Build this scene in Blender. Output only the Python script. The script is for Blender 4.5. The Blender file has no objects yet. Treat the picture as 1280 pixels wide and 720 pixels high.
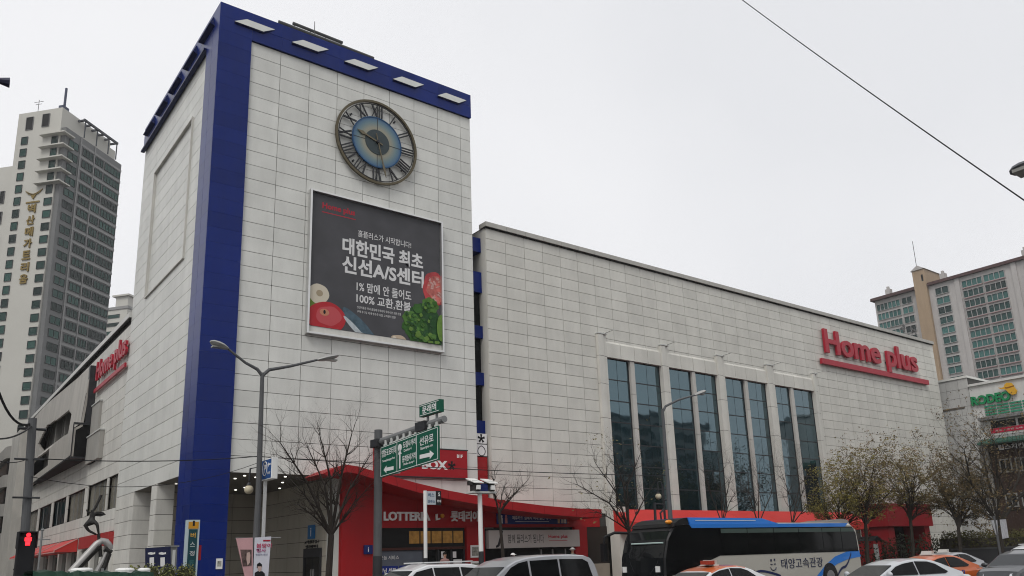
import bpy, bmesh, math, random
from mathutils import Vector, Matrix

# ---------------------------------------------------------------- scene, camera, light
S = bpy.context.scene
COL = S.collection
rad = math.radians
PI = math.pi

CAM = Vector((-9.8638, -34.6223, 1.85))
FPX, CX, CY = 1012.352, 640.0, 447.554          # focal length and principal point, in pixels of a 1280x720 frame
_yaw, _pit, _rol = rad(37.53792), rad(13.9248), rad(-1.94136)
_F = Vector((math.sin(_yaw)*math.cos(_pit), math.cos(_yaw)*math.cos(_pit), math.sin(_pit)))
_R0 = Vector((math.cos(_yaw), -math.sin(_yaw), 0))
_U0 = _R0.cross(_F)
_Rt = _R0*math.cos(_rol) + _U0*math.sin(_rol)
_Up = -_R0*math.sin(_rol) + _U0*math.cos(_rol)

camd = bpy.data.cameras.new('camera')
cam = bpy.data.objects.new('camera', camd)
COL.objects.link(cam)
cam.matrix_world = Matrix(((_Rt.x, _Up.x, -_F.x, CAM.x), (_Rt.y, _Up.y, -_F.y, CAM.y), (_Rt.z, _Up.z, -_F.z, CAM.z), (0, 0, 0, 1)))
camd.sensor_width = 36
camd.lens = FPX/1280*36
camd.shift_y = (CY-360)/1280
camd.clip_start, camd.clip_end = 0.1, 3000
S.camera = cam

S.view_settings.view_transform = 'Standard'
S.view_settings.look = 'None'
S.view_settings.exposure = 0
S.view_settings.gamma = 1
S.view_settings.use_curve_mapping = False
S.render.engine = 'CYCLES'
S.cycles.filter_width = 1.05

SUN_EL, SUN_AZ = rad(52), rad(236)      # azimuth clockwise from +Y: behind and left of the camera, veiled by cloud
W = bpy.data.worlds.new('World')
S.world = W
W.use_nodes = True
nt = W.node_tree
nt.nodes.clear()
sky = nt.nodes.new('ShaderNodeTexSky')
sky.sky_type = 'NISHITA'
sky.sun_disc = False
sky.sun_elevation, sky.sun_rotation = SUN_EL, SUN_AZ
sky.dust_density = 4
hs = nt.nodes.new('ShaderNodeHueSaturation')
hs.inputs['Saturation'].default_value = 0.1
tc = nt.nodes.new('ShaderNodeTexCoord')
nz = nt.nodes.new('ShaderNodeTexNoise')
nz.inputs['Scale'].default_value = 1.6
nz.inputs['Detail'].default_value = 3
rp = nt.nodes.new('ShaderNodeValToRGB')
rp.color_ramp.elements[0].position = 0.36
rp.color_ramp.elements[1].position = 0.66
rp.color_ramp.elements[0].color = (0.775, 0.785, 0.815, 1)
rp.color_ramp.elements[1].color = (0.885, 0.888, 0.91, 1)
sc = nt.nodes.new('ShaderNodeVectorMath')
sc.operation = 'SCALE'
sc.inputs['Scale'].default_value = 10.0
mx = nt.nodes.new('ShaderNodeMix')
mx.data_type = 'RGBA'
mx.inputs['Factor'].default_value = 0.93
bg = nt.nodes.new('ShaderNodeBackground')
bg.inputs['Strength'].default_value = 0.109
wo = nt.nodes.new('ShaderNodeOutputWorld')
lk = nt.links.new
lk(sky.outputs['Color'], hs.inputs['Color'])
lk(tc.outputs['Generated'], nz.inputs['Vector'])
lk(nz.outputs['Fac'], rp.inputs['Fac'])
lk(rp.outputs['Color'], sc.inputs[0])
lk(hs.outputs['Color'], mx.inputs['A'])
lk(sc.outputs['Vector'], mx.inputs['B'])
lk(mx.outputs['Result'], bg.inputs['Color'])
lk(bg.outputs['Background'], wo.inputs['Surface'])

sund = bpy.data.lights.new('sun', 'SUN')
sund.energy = 1.5
sund.angle = rad(25)
sund.color = (1, 0.97, 0.92)
sun = bpy.data.objects.new('sun', sund)
COL.objects.link(sun)
sdir = Vector((math.sin(SUN_AZ)*math.cos(SUN_EL), math.cos(SUN_AZ)*math.cos(SUN_EL), math.sin(SUN_EL)))
sun.rotation_euler = sdir.to_track_quat('Z', 'Y').to_euler()
sun.location = (0, 0, 80)


def ray(px, py):
    return _Rt*((px-CX)/FPX) - _Up*((py-CY)/FPX) + _F


def hit(px, py, axis, val):
    """the point of the plane axis = val seen at a pixel of the 1280x720 photograph"""
    d = ray(px, py)
    return CAM + d*((val-CAM[axis])/d[axis])


def far(px, py, dist):
    d = ray(px, py)
    return CAM + d*(dist/math.hypot(d.x, d.y))


# ---------------------------------------------------------------- mesh builder
class MB:
    def __init__(s):
        s.v, s.f, s.m = [], [], []
        s.cur = 0

    def add(s, vs, fs):
        n = len(s.v)
        s.v += [tuple(p) for p in vs]
        s.f += [tuple(i+n for i in q) for q in fs]
        s.m += [s.cur]*len(fs)
        return s

    def box(s, a, b):
        x0, x1 = sorted((a[0], b[0])); y0, y1 = sorted((a[1], b[1])); z0, z1 = sorted((a[2], b[2]))
        return s.add([(x0, y0, z0), (x1, y0, z0), (x1, y1, z0), (x0, y1, z0), (x0, y0, z1), (x1, y0, z1), (x1, y1, z1), (x0, y1, z1)],
                     [(0, 3, 2, 1), (4, 5, 6, 7), (0, 1, 5, 4), (1, 2, 6, 5), (2, 3, 7, 6), (3, 0, 4, 7)])

    def cbox(s, c, d):
        return s.box([c[i]-d[i]/2 for i in range(3)], [c[i]+d[i]/2 for i in range(3)])

    def quad(s, a, b, c, d):
        return s.add([a, b, c, d], [(0, 1, 2, 3)])

    def tube(s, pts, r, n=8, caps=True):
        pts = [Vector(p) for p in pts]
        rs = r if isinstance(r, (list, tuple)) else [r]*len(pts)
        base = len(s.v)
        t0 = (pts[1]-pts[0]).normalized()
        ref = Vector((0, 0, 1)) if abs(t0.z) < 0.9 else Vector((1, 0, 0))
        u = t0.cross(ref).normalized()
        for i, p in enumerate(pts):
            t = (pts[min(i+1, len(pts)-1)]-pts[max(i-1, 0)]).normalized()
            u = (u - t*u.dot(t)).normalized()
            w = t.cross(u)
            for k in range(n):
                a = 2*PI*k/n
                s.v.append(tuple(p + (u*math.cos(a)+w*math.sin(a))*rs[i]))
        for i in range(len(pts)-1):
            for k in range(n):
                a, b = base+i*n+k, base+i*n+(k+1) % n
                s.f.append((a, b, b+n, a+n)); s.m.append(s.cur)
        if caps:
            s.f.append(tuple(base+k for k in range(n))[::-1]); s.m.append(s.cur)
            s.f.append(tuple(base+(len(pts)-1)*n+k for k in range(n))); s.m.append(s.cur)
        return s

    def lathe(s, prof, c=(0, 0, 0), n=20, axis='z'):
        base = len(s.v)
        for (r, h) in prof:
            for k in range(n):
                a = 2*PI*k/n
                x, y, z = r*math.cos(a), r*math.sin(a), h
                if axis == 'y': x, y, z = x, h, y
                if axis == 'x': x, y, z = h, x, y
                s.v.append((x+c[0], y+c[1], z+c[2]))
        for i in range(len(prof)-1):
            for k in range(n):
                a, b = base+i*n+k, base+i*n+(k+1) % n
                s.f.append((a, b, b+n, a+n)); s.m.append(s.cur)
        s.f.append(tuple(base+k for k in range(n))[::-1]); s.m.append(s.cur)
        s.f.append(tuple(base+(len(prof)-1)*n+k for k in range(n))); s.m.append(s.cur)
        return s

    def prism(s, poly, off):
        """polygon (3-D points) swept along a vector"""
        n = len(poly)
        o = Vector(off)
        vs = [Vector(p) for p in poly] + [Vector(p)+o for p in poly]
        return s.add(vs, [tuple(range(n))[::-1], tuple(range(n, 2*n))] + [(i, (i+1) % n, (i+1) % n+n, i+n) for i in range(n)])

    def ball(s, c, r, n=10, m=7, sq=(1, 1, 1)):
        base = len(s.v)
        for i in range(m+1):
            t = PI*i/m
            for k in range(n):
                a = 2*PI*k/n
                s.v.append((c[0]+r*sq[0]*math.sin(t)*math.cos(a), c[1]+r*sq[1]*math.sin(t)*math.sin(a), c[2]+r*sq[2]*math.cos(t)))
        for i in range(m):
            for k in range(n):
                a, b = base+i*n+k, base+i*n+(k+1) % n
                s.f.append((a, a+n, b+n, b)); s.m.append(s.cur)
        return s

    def mesh(s, name, mats, smooth=False, bevel=0, fix=True):
        me = bpy.data.meshes.new(name)
        me.from_pydata(s.v, [], s.f)
        for m in (mats if isinstance(mats, (list, tuple)) else ([mats] if mats else [])):
            me.materials.append(m)
        if any(s.m):
            me.polygons.foreach_set('material_index', s.m)
        if fix or bevel:
            bm = bmesh.new()
            bm.from_mesh(me)
            if smooth: bmesh.ops.remove_doubles(bm, verts=bm.verts, dist=1e-5)
            if fix: bmesh.ops.recalc_face_normals(bm, faces=bm.faces)
            if bevel:
                bmesh.ops.bevel(bm, geom=[e for e in bm.edges if e.is_manifold and e.calc_face_angle(0) > 0.4], offset=bevel, segments=2, affect='EDGES', profile=0.5)
            bm.to_mesh(me)
            bm.free()
        if smooth:
            me.polygons.foreach_set('use_smooth', [True]*len(me.polygons))
            me.set_sharp_from_angle(angle=rad(40 if smooth is True else smooth))
        me.update()
        return me

    def build(s, name, mats, parent=None, local=False, kind=None, **k):
        return link(name, s.mesh(name, mats, **k), parent, local, kind)


def link(name, me, parent=None, local=False, kind=None):
    o = bpy.data.objects.new(name, me)
    COL.objects.link(o)
    if parent is not None:
        o.parent = parent
        if not local:                       # vertices are in world space
            o.matrix_parent_inverse = wmat(parent).inverted()
    if kind: o['kind'] = kind
    return o


def wmat(o):
    m = o.matrix_basis.copy()
    if o.parent is not None:
        m = wmat(o.parent) @ o.matrix_parent_inverse @ m
    return m


def tag(o, label=None, cat=None, group=None, kind=None):
    if label: o['label'] = label
    if cat: o['category'] = cat
    if group: o['group'] = group
    if kind: o['kind'] = kind
    return o


def thing(name, label, cat, loc=(0, 0, 0), rz=0, group=None):
    o = bpy.data.objects.new(name, None)
    o.empty_display_size = 0.3
    COL.objects.link(o)
    o.location = loc
    o.rotation_euler = (0, 0, rz)
    return tag(o, label, cat, group)


def kids(o):
    return [c for c in COL.objects if c.parent == o]


def dup(root, loc, rz=0, label=None, tree=None):
    def cp(o, par):
        c = o.copy()
        COL.objects.link(c)
        if par is not None:
            c.parent = par
            c.matrix_parent_inverse = o.matrix_parent_inverse
        for ch in kids(o): cp(ch, c)
        return c
    r = cp(root, None)
    r.location = loc
    r.rotation_euler = (0, 0, rz)
    if label: r['label'] = label
    return r


# ---------------------------------------------------------------- materials
def principled(name):
    m = bpy.data.materials.new(name)
    m.use_nodes = True
    return m, m.node_tree, m.node_tree.nodes['Principled BSDF']


MATS = {}


def M(name, rgb, rough=0.6, metal=0.0, noise=0.0, scale=3.0, rand=0.0, streak=0.0, coat=0.0, emit=0.0, bump=0.0, spec=0.22, stretch=None):
    if name in MATS: return MATS[name]
    m, t, b = principled(name)
    MATS[name] = m
    b.inputs['Roughness'].default_value = rough
    b.inputs['Metallic'].default_value = metal
    b.inputs['Specular IOR Level'].default_value = spec
    b.inputs['Coat Weight'].default_value = coat
    b.inputs['Coat Roughness'].default_value = 0.06
    col = None
    N, L = t.nodes.new, t.links.new
    if noise or streak or rand or bump:
        geo = N('ShaderNodeNewGeometry')
        val = N('ShaderNodeValue'); val.outputs[0].default_value = 1.0
        cur = val.outputs[0]

        def mul_range(src, lo, hi):
            nonlocal cur
            r = N('ShaderNodeMapRange')
            r.inputs['To Min'].default_value, r.inputs['To Max'].default_value = lo, hi
            L(src, r.inputs['Value'])
            q = N('ShaderNodeMath'); q.operation = 'MULTIPLY'
            L(cur, q.inputs[0]); L(r.outputs[0], q.inputs[1])
            cur = q.outputs[0]
        if rand:
            oi = N('ShaderNodeObjectInfo')
            ad = N('ShaderNodeMath'); ad.operation = 'ADD'
            L(oi.outputs['Random'], ad.inputs[0]); L(geo.outputs['Random Per Island'], ad.inputs[1])
            fr = N('ShaderNodeMath'); fr.operation = 'FRACT'
            L(ad.outputs[0], fr.inputs[0])
            mul_range(fr.outputs[0], 1-rand, 1+rand)
        if noise:
            n1 = N('ShaderNodeTexNoise'); n1.inputs['Scale'].default_value = scale; n1.inputs['Detail'].default_value = 5
            L(geo.outputs['Position'], n1.inputs['Vector'])
            if stretch:
                mp = N('ShaderNodeMapping'); mp.inputs['Scale'].default_value = stretch
                L(geo.outputs['Position'], mp.inputs['Vector']); L(mp.outputs[0], n1.inputs['Vector'])
            mul_range(n1.outputs['Fac'], 1-noise*1.6, 1+noise*1.6)
        if streak:
            mp = N('ShaderNodeMapping'); mp.inputs['Scale'].default_value = (1.5, 1.5, 0.25)
            L(geo.outputs['Position'], mp.inputs['Vector'])
            n2 = N('ShaderNodeTexNoise'); n2.inputs['Scale'].default_value = 1.0; n2.inputs['Detail'].default_value = 6; n2.inputs['Roughness'].default_value = 0.65
            L(mp.outputs[0], n2.inputs['Vector'])
            rr = N('ShaderNodeValToRGB')
            rr.color_ramp.elements[0].position, rr.color_ramp.elements[1].position = 0.36, 0.62
            L(n2.outputs['Fac'], rr.inputs['Fac'])
            mul_range(rr.outputs['Color'], 1-streak, 1.02)
        mc = N('ShaderNodeVectorMath'); mc.operation = 'SCALE'
        mc.inputs[0].default_value = rgb
        L(cur, mc.inputs['Scale'])
        L(mc.outputs[0], b.inputs['Base Color'])
        if bump:
            n3 = N('ShaderNodeTexNoise'); n3.inputs['Scale'].default_value = scale*2.5; n3.inputs['Detail'].default_value = 4
            L(geo.outputs['Position'], n3.inputs['Vector'])
            bp = N('ShaderNodeBump'); bp.inputs['Strength'].default_value = bump; bp.inputs['Distance'].default_value = 0.05
            L(n3.outputs['Fac'], bp.inputs['Height'])
            L(bp.outputs[0], b.inputs['Normal'])
    else:
        b.inputs['Base Color'].default_value = (*rgb, 1)
    if emit:
        b.inputs['Emission Color'].default_value = (*rgb, 1)
        b.inputs['Emission Strength'].default_value = emit
    return m


def glass_mat(name, rgb, rough=0.05, wob=0.012, spec=0.9, rand=0.0, ior=1.55, tint=None):
    """dark reflecting glazing, its panes a little out of true"""
    if name in MATS: return MATS[name]
    m, t, b = principled(name)
    MATS[name] = m
    N, L = t.nodes.new, t.links.new
    b.inputs['Roughness'].default_value = rough
    b.inputs['IOR'].default_value = ior
    b.inputs['Specular IOR Level'].default_value = spec
    if tint: b.inputs['Specular Tint'].default_value = (*tint, 1)
    b.inputs['Base Color'].default_value = (*rgb, 1)
    geo = N('ShaderNodeNewGeometry')
    n = N('ShaderNodeTexNoise'); n.inputs['Scale'].default_value = 0.55; n.inputs['Detail'].default_value = 2
    L(geo.outputs['Position'], n.inputs['Vector'])
    bp = N('ShaderNodeBump'); bp.inputs['Strength'].default_value = 1.0; bp.inputs['Distance'].default_value = wob
    L(n.outputs['Fac'], bp.inputs['Height']); L(bp.outputs[0], b.inputs['Normal'])
    if rand:
        oi = N('ShaderNodeObjectInfo')
        r = N('ShaderNodeMapRange'); r.inputs['To Min'].default_value, r.inputs['To Max'].default_value = 1-rand, 1+rand
        L(oi.outputs['Random'], r.inputs['Value'])
        mc = N('ShaderNodeVectorMath'); mc.operation = 'SCALE'; mc.inputs[0].default_value = rgb
        L(r.outputs[0], mc.inputs['Scale']); L(mc.outputs[0], b.inputs['Base Color'])
    return m


PANEL = M('enamel_panel', (0.60, 0.603, 0.57), 0.42, noise=0.10, scale=0.8, rand=0.045, streak=0.06)
PANEL2 = M('wing_panel', (0.57, 0.56, 0.515), 0.5, noise=0.10, scale=0.7, rand=0.05, streak=0.06)
PANEL3 = M('left_panel', (0.58, 0.57, 0.53), 0.5, noise=0.09, scale=0.8, rand=0.05, streak=0.15)
JOINT = M('joint_black', (0.06, 0.058, 0.054), 0.9)
BLUE = M('blue_enamel', (0.001, 0.014, 0.135), 0.3, rand=0.10, noise=0.12, scale=0.6, spec=0.2, streak=0.12)
BLUED = M('blue_shaded', (0.006, 0.013, 0.07), 0.4)  # darker blue: the ledges' underside shadow is put into this colour
LIGHT = M('pale_metal', (0.50, 0.51, 0.49), 0.45, noise=0.1, scale=2.0)
DARK = M('dark_void', (0.012, 0.012, 0.012), 0.8)
DARKM = M('dark_metal', (0.03, 0.031, 0.034), 0.45)
STEEL = M('galvanised', (0.20, 0.205, 0.205), 0.5, metal=0.3, noise=0.1, scale=4)
GREYP = M('pole_grey', (0.085, 0.087, 0.09), 0.5, noise=0.12, scale=3)
CONC = M('concrete', (0.24, 0.235, 0.22), 0.85, noise=0.14, scale=1.2, streak=0.12, bump=0.2)
WHITE = M('white_paint', (0.72, 0.72, 0.70), 0.45, noise=0.05, scale=2)
RED = M('red_paint', (0.31, 0.005, 0.008), 0.5, noise=0.10, scale=0.7, spec=0.3, streak=0.10)
REDL = M('sign_red', (0.36, 0.018, 0.035), 0.4, noise=0.05, scale=1)
REDAWN = M('awning_red', (0.50, 0.035, 0.03), 0.55, noise=0.1, scale=1.2, rand=0.06)
GLASS = glass_mat('curtain_glass', (0.004, 0.013, 0.017), 0.03, 0.006, 1.0, 0.35, 1.75, (.60, .88, 1.0))
GLASSD = glass_mat('shop_glass', (0.006, 0.007, 0.008), 0.08, 0.01, 0.3, 0, 1.4)
SHOPW = M('sign_white', (0.70, 0.70, 0.69), 0.5)
BLACK = M('black_print', (0.012, 0.012, 0.014), 0.6)
SILVER = M('silver_trim', (0.60, 0.60, 0.59), 0.3, metal=0.8)


# ---------------------------------------------------------------- lettering
def text_mesh(body, w=None, h=None, extrude=0.0, bold=0.0, res=3):
    cu = bpy.data.curves.new('t', 'FONT')
    cu.body = body
    cu.resolution_u = res
    cu.offset = bold
    cu.extrude = 0.001
    o = bpy.data.objects.new('t', cu)
    COL.objects.link(o)
    dg = bpy.context.evaluated_depsgraph_get()
    me = bpy.data.meshes.new_from_object(o.evaluated_get(dg))
    bpy.data.objects.remove(o)
    bpy.data.curves.remove(cu)
    xs = [v.co.x for v in me.vertices]; ys = [v.co.y for v in me.vertices]
    x0, x1, y0, y1 = min(xs), max(xs), min(ys), max(ys)
    sx = w/(x1-x0) if w else None
    sy = h/(y1-y0) if h else None
    sx = sx or sy; sy = sy or sx
    for v in me.vertices:
        v.co = ((v.co.x-(x0+x1)/2)*sx, (v.co.y-(y0+y1)/2)*sy, extrude if v.co.z > 0 else 0.0)
    me.materials.clear()
    return me


ROT_FRONT = Matrix(((1, 0, 0), (0, 0, -1), (0, 1, 0))).to_4x4()       # text x->X, y->Z, towards the viewer -> -Y
ROT_LEFT = Matrix(((0, 0, -1), (-1, 0, 0), (0, 1, 0))).to_4x4()       # x->-Y, y->Z, viewer -> -X


def letters(name, body, at, rot, parent, mat, w=None, h=None, extrude=0.004, bold=0.0, split=False, res=3, shear=0):
    """lettering standing at a point of a wall; split: one part per letter"""
    me = text_mesh(body, w, h, extrude, bold, res)
    mw = Matrix.Translation(at) @ rot
    if shear:
        for v in me.vertices: v.co.y += shear*v.co.x
    if not split:
        me.transform(mw)
        me.materials.append(mat)
        me.name = name
        return link(name, me, parent)
    bm = bmesh.new(); bm.from_mesh(me)
    bm.verts.ensure_lookup_table()
    seen, isl = set(), []
    for v in bm.verts:
        if v.index in seen: continue
        st, grp = [v], []
        seen.add(v.index)
        while st:
            q = st.pop(); grp.append(q.index)
            for e in q.link_edges:
                o2 = e.other_vert(q)
                if o2.index not in seen:
                    seen.add(o2.index); st.append(o2)
        isl.append([min(bm.verts[i].co.x for i in grp), max(bm.verts[i].co.x for i in grp), grp])
    isl.sort(key=lambda t: t[0])
    cl = []
    for a, b, g in isl:
        if cl and a < cl[-1][1] - 0.12*min(b-a, cl[-1][1]-cl[-1][0]):
            cl[-1][1] = max(cl[-1][1], b); cl[-1][2] += g
        else: cl.append([a, b, list(g)])
    out = []
    for a, b, g in cl:
        gs = set(g); idx = {i: n for n, i in enumerate(g)}
        m2 = bpy.data.meshes.new(name)
        m2.from_pydata([bm.verts[i].co[:] for i in g], [], [[idx[v.index] for v in f.verts] for f in bm.faces if f.verts[0].index in gs])
        m2.materials.append(mat)
        m2.transform(mw)
        out.append(link(name, m2, parent))
    bm.free()
    return out


# ---------------------------------------------------------------- cladding
def subtract(r, holes):
    rs = [r]
    for (a0, a1, b0, b1) in holes:
        nr = []
        for (u0, u1, v0, v1) in rs:
            if u1 <= a0 or u0 >= a1 or v1 <= b0 or v0 >= b1:
                nr.append((u0, u1, v0, v1)); continue
            if u0 < a0: nr.append((u0, a0, v0, v1))
            if u1 > a1: nr.append((a1, u1, v0, v1))
            c0, c1 = max(u0, a0), min(u1, a1)
            if v0 < b0: nr.append((c0, c1, v0, b0))
            if v1 > b1: nr.append((c0, c1, b1, v1))
        rs = nr
    return [q for q in rs if q[1]-q[0] > 0.08 and q[3]-q[2] > 0.08]


class Cladding:
    """panels of one thing: the largest in view become parts, the rest one joined part"""
    def __init__(s, thing_, name, mat, rng=1):
        s.t, s.name, s.mat, s.cells, s.meshes = thing_, name, mat, [], {}
        s.r = random.Random(rng)

    def grid(s, us, vs, axis, pos, holes=(), gap=0.024, th=0.05, gu=None):
        """axis 1: faces -Y at Y = pos, u is X; axis 0: faces -X at X = pos, u is Y"""
        for i in range(len(us)-1):
            for j in range(len(vs)-1):
                for (u0, u1, v0, v1) in subtract((us[i], us[i+1], vs[j], vs[j+1]), holes):
                    w, h = u1-u0-(gap if gu is None else gu), v1-v0-gap
                    uc, vc = (u0+u1)/2, (v0+v1)/2
                    c = Vector((uc, pos, vc)) if axis == 1 else Vector((pos, uc, vc))
                    d = c-CAM
                    cos = abs(d.y if axis == 1 else d.x)/d.length
                    s.cells.append((w*h*cos/d.length_squared, w, h, c, axis, th))

    def finish(s, limit=300):
        s.cells.sort(key=lambda t: -t[0])
        rest = MB()
        for k, (sc_, w, h, c, axis, th) in enumerate(s.cells):
            j = s.r.uniform(-0.0015, 0.0015)
            if k < limit:
                key = (round(w, 3), round(h, 3), th)
                if key not in s.meshes:
                    s.meshes[key] = MB().box((-w/2, 0, -h/2), (w/2, th, h/2)).mesh(s.name, s.mat)
                o = link(s.name, s.meshes[key])
                o.parent = s.t
                o.matrix_parent_inverse = wmat(s.t).inverted()
                o.location = c + (Vector((0, j, 0)) if axis == 1 else Vector((j, 0, 0)))
                o.rotation_euler = (s.r.uniform(-.0006, .0006), 0, 0 if axis == 1 else -PI/2)
            else:
                if axis == 1: rest.box((c.x-w/2, c.y+j, c.z-h/2), (c.x+w/2, c.y+j+th, c.z+h/2))
                else: rest.box((c.x+j, c.y-w/2, c.z-h/2), (c.x+j+th, c.y+w/2, c.z+h/2))
        if rest.v:
            rest.build('far_panels', s.mat, s.t, kind='stuff')


def steps(a, b, n):
    return [a+(b-a)*i/n for i in range(n+1)]


def stepd(a, b, d):
    n = max(1, round(abs(b-a)/d))
    return steps(a, b, n)
# ---------------------------------------------------------------- ground, roads, pavements
ASPH = M('asphalt', (0.05, 0.05, 0.052), 0.85, noise=0.2, scale=2.5, bump=0.3)
MARK = M('road_marking', (0.62, 0.62, 0.6), 0.7, noise=0.15, scale=5)
PAVE = M('paving', (0.20, 0.185, 0.17), 0.85, noise=0.15, scale=4, bump=0.2)
EARTH = M('earth', (0.09, 0.085, 0.075), 0.95, noise=0.2, scale=0.05)
KERB = M('kerb_stone', (0.30, 0.295, 0.28), 0.8, noise=0.1, scale=3)
MB().quad((-900, -900, -.01), (900, -900, -.01), (900, 900, -.01), (-900, 900, -.01)).build('ground', EARTH, kind='structure')
r = MB()
r.quad((-200, -33, 0), (66.9, -33, 0), (66.9, -9, 0), (-200, -9, 0))
r.quad((66.9, -33, 0), (330, -60, 0), (330, -36, 0), (66.9, -9.01, 0))
r.quad((-33, -9, 0), (-12, -9, 0), (-12, 220, 0), (-33, 220, 0))
r.build('road', ASPH, kind='structure', fix=False)
m = MB()
for k in range(-30, 14):
    for y in (-12.9, -16.2, -25.6, -29.2):
        m.quad((k*5, y-.07, .004), (k*5+2.6, y-.07, .004), (k*5+2.6, y+.07, .004), (k*5, y+.07, .004))
for y in (-21.9, -22.25):
    m.quad((-10, y-.07, .004), (66, y-.07, .004), (66, y+.07, .004), (-10, y+.07, .004))
m.build('road_markings', MARK, kind='structure', fix=False)
p = MB()
p.prism([(-11.7, -6, 0), (-9, -8.7, 0), (66.8, -8.7, 0), (66.8, 90, 0), (-11.7, 90, 0)], (0, 0, .15))
p.box((-200, -60, 0), (66.9, -33.3, .15))
p.box((-200, -8.7, 0), (-33.3, 90, .15))
p.build('pavement', PAVE, kind='structure')
k = MB()
x = -9
while x < 66.5:
    k.box((x, -9, 0), (x+.985, -8.7, .154)); x += 1
x = -60
while x < 66.5:
    k.box((x, -33.3, 0), (x+.985, -33, .154)); x += 1
y = -6
while y < 80:
    k.box((-12, y, 0), (-11.7, y+.985, .154)); y += 1
k.prism([(-12, -6, 0), (-9, -9, 0), (-9, -8.7, 0), (-11.7, -6, 0)], (0, 0, .154))
k.build('kerb', KERB, kind='structure')
f = MB()
f.box((6.7, -4.2, .15), (23, -.02, .55)); f.box((6.7, -4.55, .15), (23, -4.2, .35))
f.build('forecourt', M('red_paving', (0.19, 0.10, 0.075), 0.85, noise=0.15, scale=3), kind='structure')

# ---------------------------------------------------------------- corner tower
TX, TD, TZ, SOF = 14.25, 14.1, 28.1, 5.8
ROW = (26.62-SOF)/29
tower = thing('corner_tower', 'tall white panelled store tower with a blue frame, clock and billboard on its face', 'building', (TX/2, TD/2, 0))
b = MB()
b.box((.9, .06, SOF+.25), (TX-.02, TD, 27.95))
for (u0, u1, v0, v1) in subtract((.3, TD, SOF+.2, 26.7), [(3.72, 11.0, 16.35, 23.9)]):
    b.box((.07, u0, v0), (.9, u1, v1))
b.box((6.56, .1, .15), (TX-.02, TD, SOF+.25))
b.build('wall_core', JOINT, tower)
cl = Cladding(tower, 'panel', PANEL, 3)
vs = [SOF+ROW*i for i in range(30)]
us = [1.43+1.517*i for i in range(9)]+[TX]
cl.grid(us, vs, 1, 0)
cl.grid([6.62]+us[4:], [SOF-2*ROW, SOF-ROW, SOF], 1, 0)
REC = (3.72, 11.0, 16.35, 23.9)
ul = [1.76]+[1.76+1.54*i for i in range(1, 8)]+[TD]
cl.grid([1.76, 3.72, 7.36, 11.0, TD], vs, 0, 0, holes=[REC], gu=.006)
cl.grid(steps(REC[0]+.07, REC[1]-.07, 2), [REC[2]+.07]+[v for v in vs if REC[2]+.2 < v < REC[3]-.2]+[REC[3]-.07], 0, .06, gu=.006)
cl.finish(300)
fr = MB()
for (a, c) in (((-.09, REC[0], REC[2]), (.35, REC[0]+.07, REC[3])), ((-.09, REC[1]-.07, REC[2]), (.35, REC[1], REC[3])),
               ((-.089, REC[0]+.07, REC[2]), (.35, REC[1]-.07, REC[2]+.07)), ((-.089, REC[0]+.07, REC[3]-.07), (.35, REC[1]-.07, REC[3]))):
    fr.box(a, c)
fr.build('recess_frame', PANEL3, tower)
# blue frame, in its own sheets
bl = {}


def blue(c0, c1):
    d = tuple(round(abs(c1[i]-c0[i]), 3) for i in range(3))
    if d not in bl:
        bl[d] = MB().cbox((0, 0, 0), d).mesh('blue_panel', BLUE)
    o = link('blue_panel', bl[d])
    o.parent = tower
    o.matrix_parent_inverse = wmat(tower).inverted()
    o.location = [(c0[i]+c1[i])/2 for i in range(3)]


OUT = .13
zs = stepd(.15, TZ, .717)
g = .003
for i in range(len(zs)-1):
    z0, z1 = zs[i]+g, zs[i+1]-g
    blue((-OUT, -OUT, z0), (1.43, -OUT+.06, z1))
    for (y0, y1) in ((-OUT+.075, .86), (.88, 1.76)):
        blue((-OUT, y0, z0), (-OUT+.06, y1, z1))
for z0, z1 in ((26.62, 27.35), (27.36, TZ)):
    for u0, u1 in zip([1.436]+us[1:-1], us[1:]):
        blue((u0+g/2, -OUT, z0+g), (u1-g/2, -OUT+.06, z1-g))
    for u0, u1 in zip(ul[:-1], ul[1:]):
        blue((-OUT, u0+g, z0+g), (-OUT+.06, u1-g, z1-g))
b = MB()
b.box((-OUT+.062, -OUT+.062, .15), (1.42, 1.75, TZ-.01))
b.box((1.42, -OUT+.062, 26.64), (TX-.001, .05, TZ-.01))
b.box((-OUT+.062, 1.75, 26.64), (.05, TD-.001, TZ-.01))
b.build('frame_core', BLUED, tower)
MB().box((-.05, -.05, TZ-.01), (TX, TD, TZ+.03)).build('roof', CONC, tower)
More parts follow.
